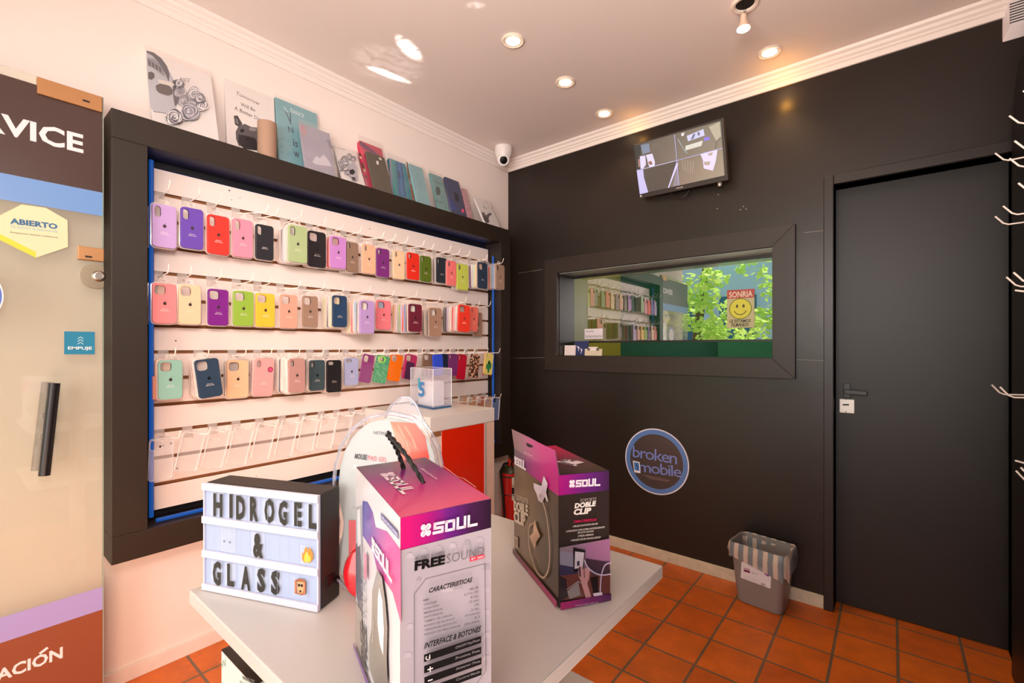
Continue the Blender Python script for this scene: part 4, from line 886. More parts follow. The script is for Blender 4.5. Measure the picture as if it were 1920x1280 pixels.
# ================================================================ COUNTER WITH RED PANEL
zc = .96; r0, r1_ = onz(zc, 808, 782), onz(zc, 924, 764); CXF = (r0.x+r1_.x)/2; cy0, cy1 = r0.y, r1_.y; cbx = -2.03
CT = thing('red_counter', 'tall white counter with a glossy red side panel beside the slatwall', 'counter', ((CXF+cbx)/2, (cy0+cy1)/2, 0))
MB().box(cbx, CXF+.004, cy0-.004, cy1+.004, zc-.066, zc).build('countertop', LAM, CT, bevel=.002)
b = MB(); b.box(cbx, CXF, cy0, cy1, 0, zc-.066); b.build('cabinet_body', mat('cream side board', '#d9cbbd', .5), CT, bevel=.002)
ya, yb = onx(CXF+.003, 829, 850).y, onx(CXF+.003, 908, 850).y
MB().box(CXF, CXF+.003, ya, yb, .05, zc-.068).build('red_panel', mat('glossy red laminate', '#cf2408', .22, coat=.3), CT)
MB().box(CXF, CXF+.006, yb, yb+.012, .05, zc-.068).build('metal_edge', mat('aluminium edging', '#cfc8c6', .3, metal=.4), CT)
MB().box(CXF, CXF+.004, yb+.012, cy1+.002, 0, zc-.068).build('wood_post', mat('pale pine post', '#d2b6a4', .5, noise=.08, nscale=40), CT)
MB().box(CXF, CXF+.0015, cy0+.004, ya-.004, zc-.09, zc-.068).build('peeled_patch', mat('peeled laminate', '#8a5a34', .8), CT)
# acrylic box
q0, q1, q2 = onz(zc, 770, 759), onz(zc, 812, 767.8), onz(zc, 846.6, 763); e1 = q0-q1; e2 = q2-q1
hz = onx(q1.x, 812, 692).z-zc
AB = thing('acrylic_box', 'clear acrylic tip box with a paper number 5 inside, on the counter', 'box', tuple(q1+(e1+e2)*.5))
MB().obox(q1+V3((0, 0, .008)), e1, e2, (0, 0, hz-.008)).build('clear_walls', clear_mat('acrylic sheet', '#f2eeff', .72, .05, gloss=1.8), AB, bevel=.002)
MB().obox(q1+V3((0, 0, .001)), e1, e2, (0, 0, .009)).build('blue_base', mat('blue base', '#2a5a86', .3), AB)
mb = MB(); i1, i2 = e1*.62, e2*.62; o_ = q1+(e1+e2)*.12+V3((0, 0, .012)); mb.obox(o_, i1, i2, (0, 0, hz*.62)); mb.build('folded_paper', mat('white folded paper', '#f0eef4', .6), AB)
k = Ink(o_-e2.normalized()*.001, e2, crop(600, 540, 5.3333)); k.text('5', (985, 1075), (1048, 1085), (990, 935), '#3a78b0', .03); k.poly([(980, 900), (997, 900), (998, 1000), (982, 998)], '#3a9ab0'); k.done('number', AB)
mb = MB(); oo = q1+V3((0, 0, hz)); cr = []
for s1, s2 in ((0, 0), (1, 0), (1, 1), (0, 1)): cr.append(oo+e1*s1+e2*s2)
for i in range(4): mb.tube([cr[i], cr[(i+1) % 4]], .0014, 6); mb.tube([cr[i], cr[i]-V3((0, 0, hz-.01))], .0014, 6)
mb.build('polished_edges', clear_mat('acrylic edge', '#ffffff', .3, .1, gloss=2), AB)
# ================================================================ FIRE EXTINGUISHER
ex = V3((-2.085, 2.53, 0)); t = thing('fire_extinguisher', 'red fire extinguisher standing in the corner behind the clip box', 'fire extinguisher', tuple(ex))
rd = mat('red enamel', '#c8201a', .25, coat=.3)
MB().lathe(ex, [(.058, .002), (.064, .01), (.064, .375), (.058, .40), (.04, .425), (.02, .437), (.0, .437)], 36).build('cylinder', rd, t, smooth=True)
MB().lathe(ex, [(.0645, .355), (.0646, .36), (.0605, .397), (.042, .424), (.030, .432), (0.0, .44)], 36, cap=(False, True)).build('shoulder', mat('dark olive shoulder', '#3c3c22', .4), t, smooth=True)
MB().lathe(ex, [(0, .43), (.02, .43), (.022, .455), (.016, .475), (0, .475)], 20).build('valve', mat('red valve', '#d02a1c', .35), t, smooth=True)
h = MB(); d = V3((.75, -.66, 0)); h.tube([ex+V3((0, 0, .47)), ex+d*.05+V3((0, 0, .485)), ex+d*.1+V3((0, 0, .475))], .006, 8); h.tube([ex+V3((0, 0, .455)), ex+d*.06+V3((0, 0, .45)), ex+d*.09+V3((0, 0, .43))], .005, 8); h.build('lever', mat('black lever', '#1c1a18', .4), t, smooth=True)
sd = V3((-.35, -.94, 0)).normalized(); h = MB(); h.tube([ex+V3((0, 0, .45)), ex+sd*.05+V3((0, 0, .445)), ex+sd*.078+V3((0, 0, .40)), ex+sd*.080+V3((0.02, 0, .25)), ex+sd*.078+V3((.035, 0, .08))], .009, 10); h.build('hose', BLACKP, t, smooth=True)
mb = MB(); va = math.atan2(-ex.y, -ex.x)
for i in range(12):
    a0_, a1_ = va+.15+i*.07, va+.15+(i+1)*.07
    for (z0, z1, c_) in ((.20, .36, '#dfe6d8'), (.245, .29, '#1c1c1c'), (.30, .305, '#b03a30')):
        rr = .0652 if c_ == '#dfe6d8' else .0656
        mb.add([ex+V3((rr*math.cos(a), rr*math.sin(a), z)) for a, z in ((a0_, z0), (a1_, z0), (a1_, z1), (a0_, z1))], [(0, 1, 2, 3)], [rgb(c_)]*4)
mb.build('paper_label', INKM, t, ink=True)
h = MB(); h.tube([ex+V3((.066*math.cos(2*math.pi*i/24), .066*math.sin(2*math.pi*i/24), .235)) for i in range(25)], .0025, 6, False); h.build('strap', BLACKP, t)
h = MB(); h.tube([ex+V3((0, .0, .47)), onx(-2.2, 946, 846)], .0012, 5); h.build('tag_string', mat('white string', '#e8e0d8', .6), t)
# ================================================================ TABLE
ZT = .85; TX0, TX1, TY0, TY1 = -.920, -.3325, .2605, .855
TB = thing('display_table', 'white square display table with a lower shelf in the foreground', 'table', ((TX0+TX1)/2, (TY0+TY1)/2, 0))
MB().box(TX0, TX1, TY0, TY1, ZT-.0235, ZT).build('tabletop', LAM, TB, bevel=.0018)
MB().box(TX0, TX1, TY0, TY1, .542, .564).build('lower_shelf', LAM, TB, bevel=.0018)
for x in (TX0+.16, TX1-.19):
    for y in (TY0+.2, TY1-.15): MB().box(x, x+.03, y, y+.03, 0, .542).box(x, x+.03, y, y+.03, .564, ZT-.0235).build('leg', mat('white metal leg', '#d8d0c8', .4), TB)
# ---------------------------------------------------------------- letter light box
BL, BR = V3((-.9014, .2763, ZT)), V3((-.6863, .3655, ZT)); HB_ = .181
u = (BR-BL).normalized(); nn = V3((u.y, -u.x, 0)); wd = (BR-BL).length
LB = thing('light_box', 'small cinema light box reading HIDROGEL & GLASS with black sides, on the table', 'light box', tuple((BL+BR)/2-nn*.025))
MB().obox(BL-nn*.0515+V3((0, 0, .001)), u*wd, nn*.048, (0, 0, HB_)).build('case_back', mat('black light box shell', '#2e2926', .45), LB, bevel=.003)
MB().obox(BL-nn*.004+V3((0, 0, .002)), u*wd, nn*.002, (0, 0, HB_-.002)).build('lit_panel', mat('cool white lit diffuser', '#a9b6d4', .5, emit=.05, ecol='#cfdcff'), LB)
ct = crop(340, 860, 3.047)
railm = mat('white plastic rail', '#d6d3e2', .35, emit=.04)  # small emission makes the plastic rails glow as if lit
def zon(p): return on(BL, nn, *ct(*p)).z
zr = [(HB_-.0285+ZT, HB_+ZT+.0005)]
def rail(zb, zt_):
    o = MB(); o.obox(V3((BL.x, BL.y, zb))-u*.0015-nn*.002, u*(wd+.002), nn*.0055, (0, 0, zt_-zb)); return o.build('letter_rail', railm, LB, bevel=.001)
for a, b in (((142, 178), (142, 140)), ((137, 365), (137, 325)), ((133, 558), (133, 518)), ((128, 748), (128, 707))): rail(max(zon(a), ZT+.0015), zon(b) if b[1] != 140 else HB_+ZT+.001)
for s_ in (0, wd-.0025): MB().obox(BL+u*s_-nn*.002+V3((0, 0, .002)), u*.0025, nn*.003, (0, 0, HB_-.003)).build('side_edge', railm, LB)
sk_ = Ink(BL, nn, ct)
for i in range(1, 12):
    a = BL+u*(wd*i/12.0)+V3((0, 0, .01)); sk_.stroke([a, a+V3((0, 0, HB_-.03))], .0004, '#b9c4dc')
sk_.done('panel_lines', LB)
sp_ = BR-nn*.05; o = MB(); o.obox(BR-nn*.035+u*.0002+V3((0, 0, .028)), u*.0015, nn*.018, (0, 0, .018)); o.build('switch', mat('switch black', '#121112', .3), LB, bevel=.001)
o = MB(); lathe_dir(o, BR-nn*.041+V3((0, 0, .032)), u, [(0, 0), (.006, 0), (.006, .003), (.003, .003), (.003, .001)], 16); o.build('power_socket', mat('socket black', '#0c0c0d', .3), LB)
CARD = clear_mat('clear letter film', '#f2f4ff', .86, .06, gloss=1.0)
def tile(t, x0, x1, yt, yb, label, draw=None, slope=.11):
    """clear letter card slid between the rails"""
    pad = 9; q = [on(BL+nn*.0006, nn, *ct(x, y)) for x, y in ((x0-pad, yb+10), (x1+pad, yb+10+slope*(x1-x0)), (x0-pad, yt-8))]
    T = thing('letter_tile', label, 'letter tile', tuple((q[0]+q[1])/2), 'letter tiles on the light box')
    P0 = q[0]; ux = q[1]-q[0]; ux.z = 0; h_ = q[2].z-q[0].z
    mb = MB(); mb.add([P0, P0+ux, P0+ux+V3((0, 0, h_)), P0+V3((0, 0, h_))], [(0, 1, 2, 3)]); mb.build('clear_card', CARD, T)
    k = Ink(BL+nn*.0009, nn, ct)
    if draw: draw(k)
    else:
        a, b, c_ = k.q((x0, yb)), k.q((x1, yb)), k.q((x0, yt)); b = V3((b.x, b.y, a.z)); k.text(t, a, b, c_, '#26221f', .05)
    k.done('glyph', T)
for t_, x0, x1, yt, yb in (('H', 183, 235, 195, 318), ('I', 275, 293, 200, 328), ('D', 313, 365, 208, 336), ('R', 392, 440, 215, 344), ('O', 475, 532, 222, 354), ('G', 555, 608, 235, 366), ('E', 645, 688, 246, 374), ('L', 728, 772, 258, 388)):
    tile(t_, x0, x1, yt, yb, 'black letter %s tile in the top line of the light box' % t_)
tile('&', 410, 468, 420, 550, 'black ampersand tile in the middle line of the light box')
for i, (t_, x0, x1, yt, yb) in enumerate((('G', 180, 226, 580, 708), ('L', 262, 302, 596, 716), ('A', 342, 395, 609, 736), ('S', 433, 480, 620, 748), ('S', 512, 563, 634, 762))):
    tile(t_, x0, x1, yt, yb, 'black letter %s tile in the bottom line of the light box%s' % (t_, {3: ', beside the A', 4: ', last before the monkey'}.get(i, '')))
def fire(k):
    k.poly([(690, 575), (690, 530), (700, 545), (705, 515), (715, 500), (722, 520), (735, 508), (752, 540), (752, 572), (735, 592), (705, 592)][::1], '#f08a2c'); k.poly([(702, 580), (705, 548), (716, 530), (728, 545), (740, 562), (738, 585), (715, 592)], '#f7c84a')
tile('', 690, 752, 500, 585, 'orange flame symbol tile in the middle line of the light box', fire)
def monkey(k):
    k.poly([(652, 690), (672, 683), (700, 688), (713, 700), (712, 772), (690, 778), (650, 768)], '#a5603c'); k.poly([(662, 700), (700, 704), (702, 745), (692, 768), (668, 765), (660, 740)], '#d9a878')
    k.disc((674, 720), .0024, '#2c1a12', 12); k.disc((690, 722), .0024, '#2c1a12', 12); k.disc((682, 755), .002, '#40241a', 12); k.poly([(650, 690), (662, 690), (662, 770), (650, 766)], '#b87450'); k.poly([(703, 698), (713, 700), (712, 774), (702, 770)], '#b87450')
tile('', 650, 712, 683, 770, 'brown monkey face symbol tile in the bottom line of the light box', monkey)
def dots_(k): k.disc((245, 470), .0014, '#4a4a58', 12); k.disc((278, 476), .0014, '#4a4a58', 12)
tile('', 236, 300, 385, 515, 'clear tile with two small dots in the middle line of the light box', dots_)
# ---------------------------------------------------------------- headphone box
ZH = 1.0958
Ap, Bp, Cp, Dp = V3((-.57, .3576, 0)), V3((-.5385, .4595, 0)), V3((-.3372, .3758, 0)), V3((-.3668, .2781, 0))
Bp = Ap+(Cp-Dp)
HPB = thing('headphone_box', 'white and magenta headphone box with a black rope handle, front of the table', 'product box', tuple((Ap+Bp+Cp+Dp)/4+V3((0, 0, ZT))))
mb = MB(); mb.prism([p+V3((0, 0, ZT+.001)) for p in (Ap, Bp, Cp, Dp)], (0, 0, ZH-ZT-.001)); mb.build('carton', mat('white glossy carton', '#cdc8d0', .35), HPB, bevel=.0012)
z_ = V3((0, 0, ZH))
k = Ink(Dp+z_, UP, crop(620, 730, 4.741))
A3, B3, C3, D3 = Ap+z_, Bp+z_, Cp+z_, Dp+z_
k.grad(A3, D3, C3, B3, ['#3d2737', '#7d1f6d', '#c2307c', '#ea5580'], 16)
k.soul((436, 752), (640, 945), (520, 712), '#f2dfe8'); k.text('#soultech', (795, 712), (930, 808), (812, 700), '#e6b8d0', .01)
k.stroke([(1000, 690), (1130, 790), (1180, 800), (1290, 880)], .0012, '#d9a6a8')
k.plane(Dp+z_, (Cp-Dp).cross(UP)).tr = crop(620, 940, 3.765)
nz = (Cp-Dp).cross(UP).normalized()
bz = k.q((500, 342)).z
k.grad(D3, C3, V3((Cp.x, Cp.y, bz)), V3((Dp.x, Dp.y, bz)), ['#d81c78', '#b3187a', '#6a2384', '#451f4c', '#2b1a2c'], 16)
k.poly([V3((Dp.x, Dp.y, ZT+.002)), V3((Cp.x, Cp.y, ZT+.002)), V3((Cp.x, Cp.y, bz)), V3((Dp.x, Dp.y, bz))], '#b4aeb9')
random.seed(3)
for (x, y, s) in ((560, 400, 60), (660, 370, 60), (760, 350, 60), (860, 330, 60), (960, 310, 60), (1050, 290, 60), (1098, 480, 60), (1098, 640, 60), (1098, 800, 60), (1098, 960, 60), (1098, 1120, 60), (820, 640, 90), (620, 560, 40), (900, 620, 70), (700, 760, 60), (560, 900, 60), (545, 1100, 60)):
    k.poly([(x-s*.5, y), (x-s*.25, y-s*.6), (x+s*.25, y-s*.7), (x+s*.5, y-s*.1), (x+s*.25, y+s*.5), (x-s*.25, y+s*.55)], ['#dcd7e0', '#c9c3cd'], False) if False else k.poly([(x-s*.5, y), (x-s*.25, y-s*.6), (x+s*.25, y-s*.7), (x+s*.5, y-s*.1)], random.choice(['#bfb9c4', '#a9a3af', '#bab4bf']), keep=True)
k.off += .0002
k.soul((632, 250), (1035, 165), (632, 165), '#efe4f2')
k.text('AURICULARES', (585, 410), (797, 364), (585, 388), '#6a6a70'); k.text('FREE', (585, 480), (800, 432), (585, 415), '#141416', .05); k.text('SOUND', (808, 432), (1075, 370), (808, 366), '#77757c')
k.poly([(975, 388), (1075, 364), (1075, 392), (975, 418)], '#e0304e'); k.text('BT 200', (985, 408), (1068, 388), (985, 392), '#f4dce0', .02)
k.stroke([(583, 1290), (583, 640), (665, 535), (1080, 430), (1087, 1180), (1010, 1290)], .0006, '#55555c')
k.text('CARACTERISTICAS', (685, 635), (990, 556), (685, 602), '#1a1a1e', .03, .25)
L_ = [('BMS', '>85 dB'), ('VOLTAJE', '3.7 V~ 5V'), ('DURACION', '8 Hs.'), ('IMPEDANCIA', '32 ohm'), ('DISTORSION', '<5%'), ('TIEMPO DE CARGA', '2 Hs.'), ('RANGO DE ALCANCE', '10 metros'), ('VERSION BLUETOOTH', '5.1'), ('RANGO DE FRECUENCIA', '20Hz-20KHz')]
for i, (a, b) in enumerate(L_):
    y = 695+i*28.5; w_ = 13.2*len(a); k.text(a, (645, y), (645+w_, y-w_*.245), (645, y-14), '#5a5860', .015)
    w_ = 11*len(b); y2 = 602+i*28.3; k.text(b, (1030-w_, y2+w_*.245), (1030, y2), (1030-w_, y2+w_*.245-15), '#5a5860', .015)
k.text('INTERFACE & BOTONES', (640, 1015), (1040, 892), (640, 975), '#1a1a1e', .03, .25)
for i, t_ in enumerate(('ON/OFF Play/Pause', 'Proxima Pista', 'Anterior Pista', 'Control Modo')):
    y0, y1_ = 1055+i*77, 926+i*73; k.poly([(640, y0), (1040, y1_), (1040, y1_+48), (640, y0+52)], '#19181a')
    w_ = 170; k.text(t_, (1030-w_, y1_+34+w_*.325), (1030, y1_+32), (1030-w_, y1_+16+w_*.325), '#8a888c', .01)
k.stroke([(663+14*math.cos(a), 1072+12*math.sin(a)) for a in [R(-40+30*j) for j in range(10)]], .0012, '#e8e4e8'); k.stroke([(676, 1050), (676, 1072)], .001, '#e8e4e8')
k.stroke([(662, 1152), (695, 1142)], .0012, '#e8e4e8'); k.stroke([(678, 1132), (678, 1163)], .0012, '#e8e4e8'); k.stroke([(664, 1228), (692, 1219)], .0012, '#e8e4e8')
k.plane(Dp+z_, (Dp-Ap).cross(UP))
Ab, Db = V3((Ap.x, Ap.y, ZT+.002)), V3((Dp.x, Dp.y, ZT+.002))
k.poly([Ab, Db, D3, A3], '#d2ced4')
k.poly([(228, -5), (262, 0), (300, 75), (320, 180), (400, 210), (497, 340), (499, 860), (440, 640), (330, 480), (300, 350), (228, 238)], ['#3c3c92', '#4a3d96', '#6a459e', '#8a3f9a', '#b84694', '#d94f92', '#e2628e', '#d94a86', '#a8408e', '#7a409c', '#5a4aa2'])
k.poly([(181, 40), (228, 20), (228, 1150), (181, 1000)], '#a9aab6'); k.poly([(181, 300), (205, 280), (228, 500), (228, 900), (205, 760), (181, 620)], '#5e5c6a'); k.poly([(190, 60), (215, 50), (220, 300), (195, 320)], '#d8dae2')
k.poly([(181, 700), (228, 780), (228, 1120), (181, 995)], '#9c8f88')
k.poly([(360, 75), (480, 205), (492, 268), (364, 122)], '#4b4a86'); k.text('HEADPHONES', (370, 118), (484, 248), (368, 92), '#d8d0ea', .02)
k.soul((300, 340), (452, 580), (298, 240), '#f3e9f2')
k.poly([(345, 480), (380, 530), (405, 700), (420, 880), (415, 1100), (422, 1290), (330, 1290), (290, 1170), (284, 1020), (306, 880), (310, 620)], ['#8b857f', '#9a928b', '#6f6862', '#8b8580', '#7a726c', '#5c5450', '#6d655f', '#8c847c', '#a39a90', '#8b837c', '#958d85'])
k.poly([(362, 600), (385, 690), (396, 900), (390, 1080), (366, 1000), (350, 860), (352, 680)], '#ece8ee')
k.text('soul', (318, 1000), (328, 850), (305, 1000), '#c8c0b8', .02)
k.text('FREE', (268, 1200), (256, 880), (236, 1150), '#2a282c', .05); k.text('SOUND', (262, 860), (258, 480), (236, 830), '#8f8c92'); k.poly([(256, 350), (276, 375), (276, 560), (258, 520)], '#d87890')
k.text('AURICULARES', (250, 560), (244, 310), (234, 545), '#8a868c')
k.poly([(181, 985), (228, 1110), (290, 1270), (290, 1320), (228, 1146), (181, 1012)], '#7a3f9a')
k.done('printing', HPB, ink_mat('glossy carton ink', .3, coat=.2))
# rope handle: two twisted strands
P1, P2 = onz(ZH, 760, 879), onz(ZH, 795, 906); apx = on((P1+P2)/2, FW, 729, 815); apx.z = max(apx.z, ZH+.05)
path = []
for i in range(61):
    t_ = i/60.0
    if t_ < .46: s_ = t_/.46; p = P1.lerp(apx, s_)+V3((0, 0, .006))*math.sin(math.pi*s_)+V3((-.002, -.001, 0))
    elif t_ > .54: s_ = (1-t_)/.46; p = P2.lerp(apx, s_)+V3((.003, -.003, .006))*math.sin(math.pi*s_)
    else: s_ = (t_-.46)/.08; p = apx+V3((.002*(s_-.5), 0, .003*math.sin(math.pi*s_)))
    path.append(p)
mb = MB()
for ph in (0, math.pi, ):
    st_ = []
    for i, p in enumerate(path):
        d = (path[min(i+1, 60)]-path[max(i-1, 0)]).normalized(); a_ = d.cross(V3((.3, 1, .2))).normalized(); b_ = d.cross(a_); g_ = ph+i*.75
        st_.append(p+(a_*math.cos(g_)+b_*math.sin(g_))*.0014)
    mb.tube(st_, .0019, 8)
mb.build('rope_handle', mat('black twisted cord', '#181616', .55), HPB, smooth=True)
# ---------------------------------------------------------------- clip holder box
ZK = 1.0596
Pf, Pr, Pl = V3((-.4041, .6098, 0)), V3((-.356, .685, 0)), V3((-.5803, .7165, 0)); Pb = Pl+(Pr-Pf)
CB = thing('clip_box', 'dark brown and magenta double clip phone holder box with a raised hanging flap', 'product box', tuple((Pf+Pr+Pl+Pb)/4+V3((0, 0, ZT))))
MB().prism([p+V3((0, 0, ZT+.001)) for p in (Pl, Pb, Pr, Pf)], (0, 0, ZK-ZT-.001)).build('carton', mat('dark brown carton', '#3d3029', .35), CB, bevel=.0012)
n2 = (Pf-Pl).cross(UP).normalized(); 
if n2.dot(EYE-Pf) < 0: n2 = -n2
cc_ = crop(920, 780, 3.368)
fl = [on(Pf, n2, *cc_(*p)) for p in ((140, 246), (133, 82), (255, 140), (330, 185), (405, 215), (414, 378))]
fl[0] = V3((Pl.x, Pl.y, ZK)); fl[-1] = V3((Pf.x, Pf.y, ZK)); hole = [on(Pf, n2, *cc_(*p)) for p in ((228, 168), (252, 178), (270, 190), (268, 197), (245, 196), (230, 186))]
MB().holed(fl, [hole], -n2*.0012).build('hanging_flap', mat('grey card', '#7a5468', .4), CB)
k = Ink(Pf+V3((0, 0, ZK)), n2, cc_)
k.grad(fl[0].lerp(fl[0], 0), fl[-1], fl[4], fl[1], ['#6b4a50', '#8a5a70', '#b83a86', '#c21a80', '#b8107a'], 12)
k.v = k.v; 
kk = Ink(Pf+V3((0, 0, ZK)), n2, cc_)
f_lo = V3((Pf.x, Pf.y, 0)); zb1 = kk.q((425, 500)).z; zb0 = kk.q((146, 292)).z
kk.grad(V3((Pl.x, Pl.y, ZK)), V3((Pf.x, Pf.y, ZK)), V3((Pf.x, Pf.y, zb1)), V3((Pl.x, Pl.y, zb0)), ['#2c2235', '#6a2a5e', '#a81c7e', '#c0107e', '#b51078'], 12)
kk.grad(V3((Pl.x, Pl.y, zb0)), V3((Pf.x, Pf.y, zb1)), V3((Pf.x, Pf.y, ZT+.012)), V3((Pl.x, Pl.y, ZT+.004)), ['#5d4636', '#7b6146', '#6b5236', '#4a3825', '#3b2a20'], 12)
kk.soul((152, 302), (228, 345), (150, 250), '#f6e8f0'); kk.text('#soultech', (215, 232), (272, 256), (216, 222), '#e8c4d8')
kk.text('SOPORTE', (170, 525), (243, 556), (171, 495), '#cdb8a4', 0, .1); kk.text('DOBLE', (153, 590), (245, 628), (155, 530), '#ddc6b2', .045, .1); kk.text('CLIP', (155, 662), (230, 696), (156, 595), '#ddc6b2', .045, .1)
kk.poly([(155, 752), (180, 765), (180, 835), (155, 820)], '#a88f78'); kk.poly([(160, 772), (175, 780), (175, 822), (160, 812)], '#8a735c')
kk.poly([(280, 420), (300, 428), (330, 440), (345, 375), (370, 425), (358, 488), (350, 510), (335, 548), (310, 530), (300, 490), (282, 455)], ['#e6d4e4', '#f0e4f0', '#dccadd', '#f4ecf6', '#e4d4e6', '#cbb6cc', '#d9c6d6', '#bda6b6', '#d8c2cf', '#e6d6e2', '#e0cedd'])
kk.poly([(352, 505), (360, 480), (372, 535), (366, 540)], '#e6d6e2'); kk.poly([(318, 490), (335, 488), (330, 515), (315, 510)], '#b49aa8')
def curve(pts, n=8):
    out = []
    for i in range(len(pts)-1):
        p0, p1, p2, p3 = pts[max(i-1, 0)], pts[i], pts[i+1], pts[min(i+2, len(pts)-1)]
        for j in range(n):
            t_ = j/n; out.append(tuple(.5*((2*p1[c])+(-p0[c]+p2[c])*t_+(2*p0[c]-5*p1[c]+4*p2[c]-p3[c])*t_*t_+(-p0[c]+3*p1[c]-3*p2[c]+p3[c])*t_**3) for c in (0, 1)))
    return out+[pts[-1]]
kk.stroke(curve([(342, 545), (362, 620), (376, 720), (384, 840), (380, 940), (362, 1000), (338, 1016), (305, 985), (275, 910), (253, 820), (249, 730), (258, 690), (275, 676), (288, 680)]), .0036, '#d9bca4')
kk.poly([(290, 650), (302, 700), (325, 755), (300, 790), (290, 835), (272, 800), (256, 758), (280, 735), (282, 690)], ['#d9a88a', '#e2b496', '#c89a80', '#b98a70', '#caa084', '#b98c72', '#c39a80', '#e0b498', '#d8a88c'])
kk.grad(V3((Pl.x, Pl.y, ZT+.012)), V3((Pf.x, Pf.y, ZT+.013)), V3((Pf.x, Pf.y, ZT+.0015)), V3((Pl.x, Pl.y, ZT+.0015)), ['#4a1c2c', '#8a1c4c', '#a3205a', '#b0206a'], 8)
n3 = (Pr-Pf).cross(UP); kk.plane(Pf, n3)
def rz(p): return kk.q(p).z
zt1, zt2 = rz((430, 500)), rz((430, 825)); zt3 = ZT+.013
kk.poly([V3((Pf.x, Pf.y, zt3)), V3((Pr.x, Pr.y, zt3)), V3((Pr.x, Pr.y, zt1)), V3((Pf.x, Pf.y, zt1))], ['#3a2e2a', '#352a28', '#2e2524', '#352a27'])
kk.grad(V3((Pf.x, Pf.y, ZK)), V3((Pr.x, Pr.y, ZK)), V3((Pr.x, Pr.y, zt1)), V3((Pf.x, Pf.y, zt1)), ['#a8187c', '#7a1f78', '#5a2470', '#3c2044'], 10)
kk.soul((495, 450), (690, 438), (494, 404), '#f0e6f0')
kk.text('SOPORTE', (562, 541), (665, 530), (562, 520), '#a79e98', 0, .1); kk.text('DOBLE', (526, 578), (662, 562), (527, 547), '#ebe4de', .05, .15); kk.text('CLIP', (520, 620), (632, 608), (521, 584), '#ebe4de', .05, .15)
kk.text('CARACTERISTICAS', (520, 670), (665, 656), (520, 655), '#c81c58', .03, .15)
for a, x0, x1, y in (('1 BRAZO ROTATIVO DE 360', 513, 672, 698), ('2 DISENADO CON GOMA ANTIDESLIZANTE', 470, 715, 729), ('DE ALTA CALIDAD', 545, 645, 737), ('3 PIEZA ARMADA', 545, 645, 758), ('4 BRAZO DE 83 CM DE LARGO', 500, 688, 785)): kk.text(a, (x0, y), (x1, y-(x1-x0)*.115), (x0, y-11), '#d5cdc6', .02, .15)
ph = [V3((Pf.x, Pf.y, zt2)), V3((Pr.x, Pr.y, zt2+.003)), V3((Pr.x, Pr.y, zt3)), V3((Pf.x, Pf.y, zt3))]
kk.poly([ph[0], ph[1], ph[2], ph[3]], ['#8a7a88', '#a06a90', '#7a3a44', '#3a2a38'])
for pl_, c_ in (([(590, 806), (747, 793), (747, 915), (600, 900)], '#9c6a90'), ([(430, 845), (520, 860), (525, 940), (430, 960)], '#8c8698'), ([(430, 930), (540, 950), (545, 1010), (430, 1010)], '#3a3450'), ([(430, 1000), (747, 960), (747, 1120), (430, 1155)], '#6a3a34'),
                 ([(590, 890), (740, 915), (747, 985), (640, 1000), (600, 930)], '#43303c'), ([(620, 1010), (670, 1000), (670, 1100), (640, 1110)], '#241a1c'), ([(430, 1000), (470, 1020), (480, 1130), (430, 1160)], '#2a1f26'),
                 ([(475, 1095), (545, 1035), (560, 1120), (490, 1145)], '#8a8080'), ([(512, 820), (590, 838), (584, 880), (575, 965), (515, 975)], '#201c20'), ([(524, 845), (582, 852), (572, 945), (520, 955)], '#c8bcc8'), ([(536, 905), (552, 905), (552, 935), (536, 935)], '#4a3a4a'),
                 ([(545, 945), (560, 935), (575, 955), (600, 945), (616, 960), (612, 1010), (600, 1045), (622, 1120), (628, 1138), (592, 1140), (572, 1075), (560, 1030), (546, 1000)], '#c08a8c'), ([(546, 945), (556, 940), (560, 1005), (550, 1000)], '#3a2a30'), ([(575, 955), (583, 952), (586, 1010), (578, 1010)], '#8a5a60')): kk.poly(pl_, c_)
kk.stroke(curve([(582, 900), (600, 940), (640, 975), (690, 992), (747, 985)]), .0022, '#d6c6de'); kk.stroke(curve([(747, 915), (710, 930), (688, 990), (682, 1050), (680, 1115)]), .0022, '#d6c6de'); kk.poly([(635, 1105), (690, 1098), (695, 1118), (640, 1124)], '#d6c6d6'); kk.stroke([(470, 1080), (540, 1030), (560, 1040)], .001, '#a8a0a8')
kk.grad(V3((Pf.x, Pf.y, zt3)), V3((Pr.x, Pr.y, zt3)), V3((Pr.x, Pr.y, ZT+.0015)), V3((Pf.x, Pf.y, ZT+.0015)), ['#b0206a', '#7a2068', '#4c1c50'], 8)
kk.text('www.soul.com.ar', (520, 1186), (667, 1164), (520, 1174), '#c8a0c4', .01)
kk.plane((0, 0, ZK), UP); kk.grad(V3((Pl.x, Pl.y, ZK)), V3((Pf.x, Pf.y, ZK)), V3((Pr.x, Pr.y, ZK)), V3((Pb.x, Pb.y, ZK)), ['#c01a50', '#a81c4a', '#5a2838', '#38241f'], 12)
kk.soul((418, 290), (530, 318), (418, 256), '#f0dce4', False)
# joins both prints into the printed carton surface; the flap print has its hole painted dark
kk.done('printing', CB, ink_mat('glossy carton ink'))
fm = k.build('flap_printing', ink_mat('glossy carton ink'), CB, ink=True)
MB().prism([p+n2*.0007 for p in hole], n2*.0002).build('hang_hole_shade', mat('shadowed hole', '#17120f', .8), CB)  # dark patch painted for the shade in the hang hole
